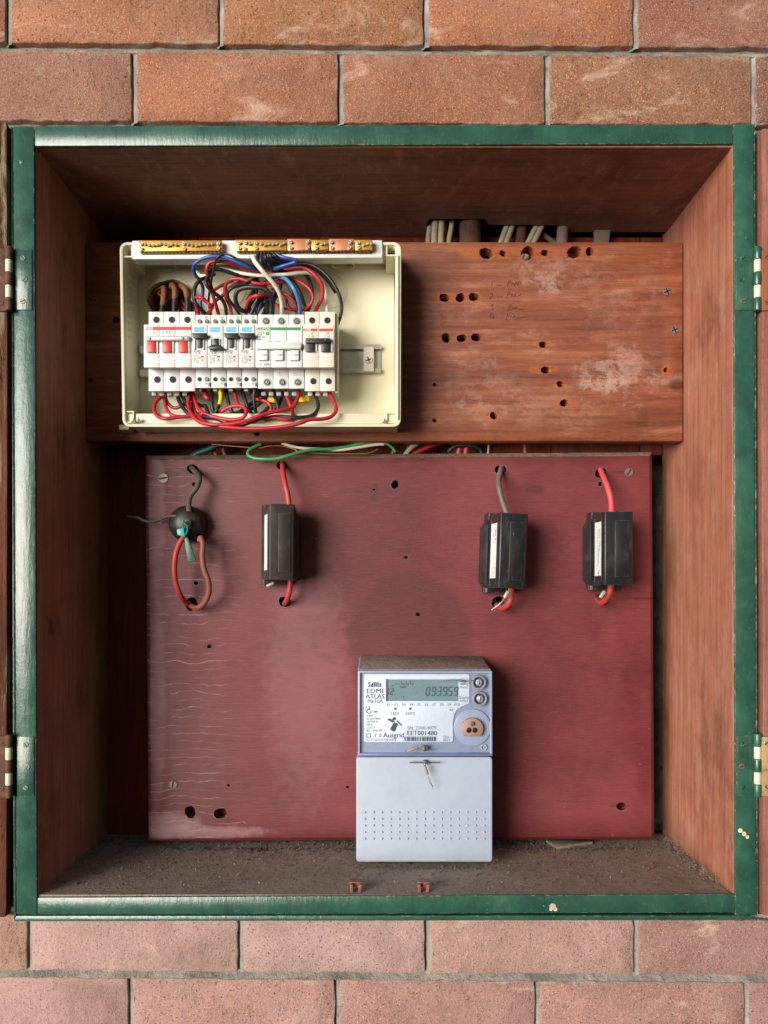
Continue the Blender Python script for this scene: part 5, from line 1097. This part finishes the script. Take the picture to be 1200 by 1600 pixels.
# lead-and-wire seals
def ferrule(lab, a, b, tails, r=2.6, mat=M_STEEL, k=.885, cap=None):
    t = thing('wire_seal', lab, 'seal', W(*b, k))
    MB().tube([W(*a, k), W(*b, k)], r * S0 / k, 10, sub=1).build('ferrule', mat, t, bevel=.0003)
    for tl in tails: MB().tube([W(x, y, k * q) for x, y, q in tl], .00035, 5, sub=3).build('seal_wire', M_STEEL, t, ang=60)
    return t
LEAD = plain('dull_lead', '#a8a6a4', .5, .4, dirt=.3)
ferrule('grey crimp seal with two loose tails under the crooked fuse', (794, 924), (788.5, 934), [[(788.5, 934, 1), (780, 944, 1), (768, 953, .995)], [(789, 934, 1), (783, 944, .997), (772, 956, .99)], [(796, 916, 1), (794, 924, 1)]], 3.2, LEAD)
ferrule('grey crimp seal with one long loose tail under the furthest right fuse', (945, 924), (937.5, 934), [[(937.5, 934, 1), (926, 942, 1), (913, 951, .998)], [(937, 935, 1), (930, 943, 1), (927, 953, .99)], [(952, 917, 1), (945, 924, 1)]], 3.2, LEAD)
ferrule('grey crimp seal lying sideways under the fuse nearest the round block', (428, 911), (417, 916), [[(417, 916, 1), (409, 913, .99), (403, 915, .985)], [(417, 916, 1), (410, 918, .99), (406, 917, .99)]], 2.8, LEAD)

# ================= THE METER =================
KM = .905
mt = thing('electricity_meter', 'pale blue grey electricity meter with a digital display low on the maroon board', 'meter', W(663, 1348, KM))
zt = lambda y, k: CZ - (y - CY) * S0 / k
# rear body: dusty sloping top, rounded shoulders
def shell(pts_front, kf, pts_back, kb, name, mat, bevel): return MB().loft(pts_front, kf, pts_back, kb).build(name, mat, mt, bevel=bevel)
xa, xb = 558, 769
fr = [(xa + 1, 1050), (xa + 1, 1340), (xb - 1, 1340), (xb - 1, 1050), (xb - 4, 1046), (xa + 3, 1047)]
bk = [(CX + (xa - CX) * .931, 1027), (CX + (xa - CX) * .93, 1310), (CX + (xb - CX) * .93, 1310), (CX + (xb - CX) * .93, 1036), (CX + (xb - 9 - CX) * .94, 1026.5), (CX + (xa + 3 - CX) * .93, 1025)]
shell(fr, KM * .992, bk, .8405, 'case', M_METERB, .0012)
# dusty roof following the slope (a thin layer of settled dust with its own thickness)
m = MB(); u = Vector((0, 0, .0009)); q = [W(fr[5][0], 1046.6, KM * .9915), W(fr[4][0], 1045.8, KM * .9915), W(bk[4][0] + 1, 1026.4, .842), W(bk[5][0], 1025, .842)]
m.add([p + u for p in q] + [p - u * .6 for p in q], [(0, 1, 2, 3), (7, 6, 5, 4), (0, 4, 5, 1), (1, 5, 6, 2), (2, 6, 7, 3), (3, 7, 4, 0)]); m.build('dust_layer', M_MDUST, mt, bevel=.0003)
m = MB(); q = [W(fr[4][0], 1045.8, KM * .9915), W(fr[3][0], 1050, KM * .9915), W(bk[3][0], 1036, .842), W(bk[4][0] + 1, 1026.4, .842)]; u = Vector((.0006, 0, .0007))
m.add([p + u for p in q] + [p - u * .6 for p in q], [(0, 1, 2, 3), (7, 6, 5, 4), (0, 4, 5, 1), (1, 5, 6, 2), (2, 6, 7, 3), (3, 7, 4, 0)]); m.build('dust_layer', M_MDUST, mt, bevel=.0003)
0 and MB().tube([W(650 + dx, 1025 - dy, .8425) for dx, dy in ((0, -3), (1, 4), (6, 9), (13, 9), (18, 4), (19, -3))], .0005, 8).build('hanging_lug', plain('clear_lug', '#8e7b76', .3), mt, ang=60)
# upper face and its raised clear-plastic rim
up_out = [(560, 1048.5), (559, 1180.5), (769.5, 1181), (769, 1048.5)]
MB().prism(up_out, KM * .9985, KM * .975).build('upper_face', M_METERB, mt, bevel=.001)
RIMM = plain('frosted_rim', '#8d9ab2', .28, dirt=.1)
MB().ring(up_out, [(563, 1052), (562.5, 1177), (766, 1177.5), (765.5, 1052)], KM * 1.0035, KM * .995).build('cover_rim', RIMM, mt, bevel=.0008)
MB().box(559.5, 1177.5, 769.5, 1181.5, KM * 1.004, KM * .99).build('cover_bottom_edge', plain('deep_blue_edge', '#66759f', .3), mt, bevel=.0006)
# printed plate with the corner cut round the optical port
a_ = [(738 + 34 * math.cos(R(t)), 1139 - 40 * math.sin(R(t))) for t in range(100, 181, 10)]
plate = [(569, 1055.5), (570.5, 1053.5), (732, 1053.5), (733.5, 1056), (733.5, 1099)] + [(729, 1101)] + [(717 + 4, 1104), (713, 1110), (709.5, 1118), (708, 1127)] + [(708, 1157), (706, 1159.5), (571, 1159.5), (569, 1157.5)]
kpl = KM * 1.0002
pl = MB().prism(plate[::-1], kpl, KM * .9975).build('printed_plate', M_PLATE, mt, bevel=.0003)
kpr = kpl * 1.0003
lc = MB().box(603.5, 1061.5, 716, 1095.5, kpr, kpl * .999).build('display', M_LCD, mt)
MB().box(603, 1061, 606, 1096, kpr * 1.0004, kpl * .999).build('display_shadow_edge', plain('lcd_border', '#27373c', .4), lc)  # shade along the display's left edge, painted as a dark strip
kseg = kpr * 1.0006
SEG = {'0': 'abcdef', '1': 'bc', '2': 'abged', '3': 'abgcd', '4': 'fgbc', '5': 'afgcd', '6': 'afgecd', '7': 'abc', '8': 'abcdefg', '9': 'abcdfg'}
def digit(m, ch, x, y, w, h, t, sl_=.12):
    def q(x0, y0, x1, y1):
        pts = [(x0, y0), (x0, y1), (x1, y1), (x1, y0)]
        m.prism([(x + a + (h - b) * sl_, y + b) for a, b in pts], kseg, kpr * 1.0001)
    g = .35; hh = h / 2
    R_ = {'a': (t * .6, 0, w - t * .6, t), 'd': (t * .6, h - t, w - t * .6, h), 'g': (t * .8, hh - t / 2, w - t * .8, hh + t / 2), 'f': (0, g + t * .4, t, hh - g), 'e': (0, hh + g, t, h - g - t * .4), 'b': (w - t, g + t * .4, w, hh - g), 'c': (w - t, hh + g, w, h - g - t * .4)}
    for s_ in SEG[ch]: q(*R_[s_])
m = MB()
for i, (ch, x) in enumerate(zip('093959', (664.5, 673.5, 682.3, 691, 699.6, 708.3))): digit(m, ch, x, 1073, 6.5, 14.5, 1.75)
for x in (680.6, 698): m.box(x + 1, 1077, x + 2, 1078.4, kseg, kpr); m.box(x + .5, 1083, x + 1.5, 1084.4, kseg, kpr)
digit(m, '2', 609.2, 1075.5, 5, 10.5, 1.5)
for (x, y) in ((606.5, 1077), (606.2, 1083)): m.box(x, y - 2, x + 1.3, y + 2.2, kseg, kpr)
for x in (617.5, 622): m.box(x, 1068.4, x + 2.8, 1069.4, kseg, kpr)
m.box(612, 1071, 615.5, 1072.2, kseg, kpr)
for x in (627, 634, 641): m.box(x, 1064.5, x + .9, 1069.5, kseg, kpr); m.box(x, 1068.7, x + 2.8, 1069.5, kseg, kpr); m.box(x + 3.4, 1067, x + 4.3, 1070, kseg, kpr)
m.prism([(629, 1087.5), (631.4, 1087.5), (630.2, 1090.3)], kseg, kpr); m.build('display_digits', plain('lcd_ink', '#1d2c33', .5, dirt=0, bump=0), lc)['kind'] = 'stuff'
T = lambda s_, x, y, h, mat=M_INK, al='CENTER', b=0, sx=1: text(s_, x, y, kpr, h, mat, mt, al=al, bold=b, sx=sx)
text('SellA', 630, 1073.4, kseg, 3.6, M_INK, lc, 'display_text', bold=.03)
T('EDMI', 585.6, 1080, 7.6, sx=1.15); T('ATLAS', 586, 1088.4, 7.6, sx=1.0); T('Mk10A', 586, 1096, 6.2, M_INKG)
T('CE', 575.2, 1105.5, 5.5, M_INKG); T('C', 575.3, 1112, 7.5, M_INK, b=.06); T('N 980', 584, 1112.3, 3.4, M_INKG, b=.03)
for i, s_ in enumerate(('3/4W', '3x230/400V', '10/100 A', '50Hz', 'Class 1', 'IEC 1036-90')): T(s_, 572, 1118.5 + 4.6 * i, 3.6, M_INKG, 'LEFT')
T('AT-11-22-F.11+20 105-B', 572, 1156, 3.4, M_INKG, 'LEFT')
for i in range(10): T('E%d' % (i + 1), 607.3 + i * 11.85, 1101, 4.2, M_INKG)
T('LED1', 617.5, 1115, 4.6, M_INKG); T('LED2', 641, 1115, 4.6, M_INKG); T('Ausgrid', 615, 1149, 7.8, b=.008)
T('SN: 210414079', 659, 1137.6, 5.4, M_INKG); T('EET001480', 659.3, 1145.8, 7.6, b=.012); T('Dec', 697.5, 1151.5, 4.4, M_INKG); T('2011', 697.5, 1156.4, 4.4, M_INKG)
T('Billing', 724.8, 1069, 4.0, M_INKG); T('Reset', 725, 1073.8, 4.0, M_INKG); T('Display', 724.8, 1090, 4.0, M_INKG); T('Select', 724.8, 1094.8, 4.0, M_INKG); T('kV', 706, 1109.3, 3.2, M_INKB)
def printed(name, polys, mat=M_INK):
    m = MB()
    for p in polys:
        a = sum(p[i][0] * p[(i + 1) % len(p)][1] - p[(i + 1) % len(p)][0] * p[i][1] for i in range(len(p)))
        m.prism(p if a < 0 else p[::-1], kpr * 1.0002, kpl)
    return m.build(name, mat, mt)
printed('maker_emblem', [[(575.5, 1066), (579, 1066), (575.5, 1070)], [(575.3, 1073.5), (576.3, 1070.5), (578.3, 1069), (577.5, 1073.5)], [(579, 1073.5), (580, 1069.5), (583.5, 1065.5), (583, 1067), (583, 1073.5)], [(584.3, 1073.5), (584.3, 1066), (586.8, 1066), (586.3, 1073.5)], [(588, 1066), (590, 1066), (589.5, 1073.5), (587.6, 1073.5)], [(591, 1068), (591.6, 1066), (592.5, 1068), (592, 1073.5), (590.8, 1073.5)], [(593.5, 1070), (594.8, 1066.5), (595.5, 1070), (595.3, 1073.5), (593.2, 1073.5)]])
printed('utility_emblem', [[(612.2, 1123.6), (615.5, 1120.6), (619.5, 1121.6), (617.8, 1124.6), (615.3, 1126)], [(604.7, 1124.2), (608.5, 1122.4), (616.8, 1127), (613.6, 1129.2)], [(620, 1125.4), (623.5, 1128), (627.8, 1132.3), (627.3, 1134.4), (619.2, 1127)], [(615.6, 1128.4), (621.8, 1131.2), (617.6, 1141.8), (615, 1143.2), (610, 1140.6), (609.6, 1138.6)]])
def circ(x, y, r, n=14): return [(x + r * math.cos(2 * math.pi * i / n), y + r * math.sin(2 * math.pi * i / n)) for i in range(n)]
printed('indicator_dot', [circ(617.6, 1107.4, 1.9)]); printed('indicator_dot', [circ(641, 1107.4, 1.9)]); printed('indicator_dot', [circ(703.6, 1109.2, 1)], M_INKB)
rb = random.Random(2); x = 631.5; P1, P2 = [], []
while x < 681:
    w = rb.choice((.6, .9, 1.4, 1.8)); (P2 if rb.random() < .3 else P1).append([(x, 1151), (x, 1158.2), (x + w, 1158.2), (x + w, 1151)]); x += w + rb.choice((.6, .8, 1.3))
printed('barcode', P1)['kind'] = 'stuff'; printed('barcode', P2, M_INKB)['kind'] = 'stuff'
def sqr(x0, y0, x1, y1, w): return [[(x0, y0), (x0, y1), (x0 + w, y1), (x0 + w, y0)], [(x1 - w, y0), (x1 - w, y1), (x1, y1), (x1, y0)], [(x0 + w, y0), (x0 + w, y0 + w), (x1 - w, y0 + w), (x1 - w, y0)], [(x0 + w, y1 - w), (x0 + w, y1), (x1 - w, y1), (x1 - w, y1 - w)]]
printed('insulation_symbol', sqr(572.3, 1146.2, 579, 1152.7, 1.1), M_INKG)['kind'] = 'stuff'
T('Y', 586.5, 1149.5, 6, M_INKG); T('II', 594, 1149.5, 6, M_INKG)
# buttons
for (x, y) in ((748.5, 1066.5), (750, 1092)):
    p = MB().ring(circ(x, y, 11.3, 24), circ(x, y, 8.6, 24), KM * 1.006, KM * .998).build('button_collar', M_BLINK, mt, bevel=.0006)
    MB().disc(x, y, 8.6, KM * .9995, KM * .997, 20).build('button_well', plain('button_well', '#586274', .4), p)
    MB().disc(x, y, 5, KM * 1.006, KM * .998, 18, 5.6).build('button', plain('button_cap', '#b3b9c4', .25, .3), p, bevel=.0007)
    MB().box(x - 1, y - 3.4, x + 1, y + 3.4, KM * 1.0072, KM * 1.005).build('button_bar', M_STEEL, p, bevel=.0002)
# optical port
p = MB().disc(738, 1137, 29, KM * 1.0012, KM * .998, 36).build('port_boss', RIMM, mt, bevel=.0007)
pp = [(738 + 17.3 * math.cos(R(a)), 1139 - 17 * math.sin(R(a))) for a in range(-42, 223, 12)]
po = MB().prism(pp, KM * 1.007, KM * 1.0).build('optical_port', M_PORT, mt, bevel=.0006)
for (x, y, r_) in ((732.8, 1141, 4.3), (742, 1141, 4.3)): 
    MB().disc(x, y, r_, KM * 1.0075, KM * 1.005, 16).build('port_window', plain('port_window', '#20232a', .15, dirt=0), po, bevel=.0004)
MB().disc(738.2, 1131, 4.3, KM * 1.008, KM * 1.005, 16).build('port_screw', M_SCREW, po, bevel=.0004); screw(po, 738.2, 1131, 3, KM * 1.0085, M_SCREW, 'slot', 15, name='port_screw')
MB().ring(circ(756, 1168, 4.8, 16), circ(756, 1168, 3.6, 16), KM * 1.0008, KM * .998).build('moulded_mark', M_METER, mt); text('c', 756, 1168, KM * .9992, 6, M_METER, mt)
# clear cover over plate (sits on the rim, pierced where buttons and port come through)
ck = KM * 1.0032
MB().box(563.5, 1052.5, 735, 1176.5, ck, KM * 1.0022).build('clear_cover', M_CLEAR, mt)
# terminal cover
KTc = KM * 1.005
tc = rrect(556.5, 1183, 769.5, 1347, 5); 
tco = MB().prism(tc, KTc, .858).build('terminal_cover', M_METER, mt, bevel=.0014, seg=3)
MB().prism([(562, 1276 + 32), (562, 1345), (764, 1345), (764, 1308)], KTc, KTc * .999).v
stud = None
for j in range(5):
    for i in range(15):
        x, y = 570.3 + i * 13.3, 1269 + j * 10.35
        if stud is None:
            c0 = W(x, y, KTc); m = MB(); rr = 2.1 * S0 / KTc; n = 10; vs = []
            for (a, b) in ((1, 0), (.85, .45), (.5, .8)):
                vs += [(c0.x + rr * a * math.cos(2 * math.pi * q / n), c0.y - rr * b, c0.z + rr * a * math.sin(2 * math.pi * q / n)) for q in range(n)]
            vs.append((c0.x, c0.y - rr * .95, c0.z))
            m.add(vs, [(a * n + q, (a + 1) * n + q, (a + 1) * n + (q + 1) % n, a * n + (q + 1) % n) for a in range(2) for q in range(n)] + [(2 * n + q, 3 * n, 2 * n + (q + 1) % n) for q in range(n)])
            stud = m.build('cover_stud', M_METER, tco, base=c0, ang=80); stud.location = c0 - TB[tco.name]; S00 = c0
        else:
            o = stud.copy(); COL.objects.link(o); o.parent = tco; o.location = W(x, y, KTc) - TB[tco.name]
# meter seals
def screwpost(x, y, r, k):
    q = MB().disc(x, y, r, k * 1.006, k, 14).build('sealing_screw', M_SCREW, mt, bevel=.0005); MB().box(x - .7, y - r * .8, x + .7, y + r * .8, k * 1.0065, k * 1.005).build('screw_slot', M_DARK, q)
screwpost(664, 1170, 4.6, KM * 1.0035); screwpost(664, 1191.5, 3.6, KTc)
ferrule('short tan crimp seal lying sideways on the sealing screw above the terminal cover', (652, 1168), (636, 1173.5), [[(652, 1168, 1), (658, 1165.5, 1.002), (668, 1167, 1.002), (676, 1172, 1), (686, 1168, .999)], [(636, 1173, 1), (633, 1173.5, 1)]], 2.4, plain('tan_crimp', '#a39884', .5, .3, dirt=.5), KM * 1.012)
ferrule('short tan crimp seal dangling at the top of the terminal cover', (663, 1196), (668, 1210), [[(664, 1190, 1), (663, 1196, 1)], [(668, 1210, 1), (673, 1222, 1.0), (677, 1233, .998)], [(668, 1210, 1), (671, 1222, 1.0), (677, 1229, .998)]], 2.4, plain('tan_crimp', '#a39884', .5, .3, dirt=.5), KTc * 1.012)
MB().tube([W(640, 1191.5, KTc * 1.006), W(688, 1191.5, KTc * 1.006)], .0007, 6, sub=1).build('seal_bar', M_STEEL, mt)
ferrule('small crimp seal lodged on the right top corner of the display', (716, 1063), (728, 1065), [[(716, 1063, 1), (705, 1062, 1), (694, 1063.5, .999)], [(728, 1065, 1), (738, 1063, 1), (748, 1066, 1.001)]], 2.0, plain('dull_crimp', '#70706a', .5, .4, dirt=.4), KM * 1.008)

# ================= lettering to mesh =================
tmp = []
def mk_text(s_, h, al, bold, sx):
    cu = bpy.data.curves.new('t', 'FONT'); cu.body = s_; cu.size = h * 1.35; cu.align_x = al; cu.align_y = 'CENTER'; cu.offset = bold * h * .5; cu.resolution_u = 2; cu.space_character = 1.0
    o = bpy.data.objects.new('t', cu); COL.objects.link(o); return o
jobs = []
for key, lst in TEXTQ.items():
    for it in lst: jobs.append((key, it, mk_text(it[0], it[2], it[4], it[5], it[6])))
ljobs = [(j, mk_text(j[1], j[3] * S0 * 1.1, 'CENTER', 0, 1)) for j in LT]
bpy.context.view_layer.update(); dg = bpy.context.evaluated_depsgraph_get(); acc = {}
mats = {m_.name: m_ for m_ in bpy.data.materials}
for key, it, o in jobs:
    me = bpy.data.meshes.new_from_object(o.evaluated_get(dg)); m = acc.setdefault(key, MB()); a = R(it[3])
    vs = [Vector((it[1].x + (v.co.x * math.cos(a) - v.co.y * math.sin(a)) * it[6], it[1].y, it[1].z + v.co.x * math.sin(a) + v.co.y * math.cos(a))) for v in me.vertices]
    m.add(vs, [tuple(p.vertices) for p in me.polygons]); bpy.data.objects.remove(o)
for (pn, name, mn), m in acc.items():
    p = bpy.data.objects[pn]; o = m.build(name, mats[mn], p, fix=False); o['kind'] = 'stuff'
for (root, s_, off, h, z, mat), o in ljobs:      # runs down the sticker on the holder's left flank
    me = bpy.data.meshes.new_from_object(o.evaluated_get(dg)); m = MB()
    vs = [Vector(((-21.45 + (-37 - off - v.co.y * 1000) * .104) * SXF.get(root.name, 1) / 1000 - .00025, off / 1000 + v.co.y, z / 1000 - v.co.x)) for v in me.vertices]
    m.add(vs, [tuple(p.vertices) for p in me.polygons]); bpy.data.objects.remove(o); q = m.build('printed_text', mat, root, local=True, fix=False); q['kind'] = 'stuff'
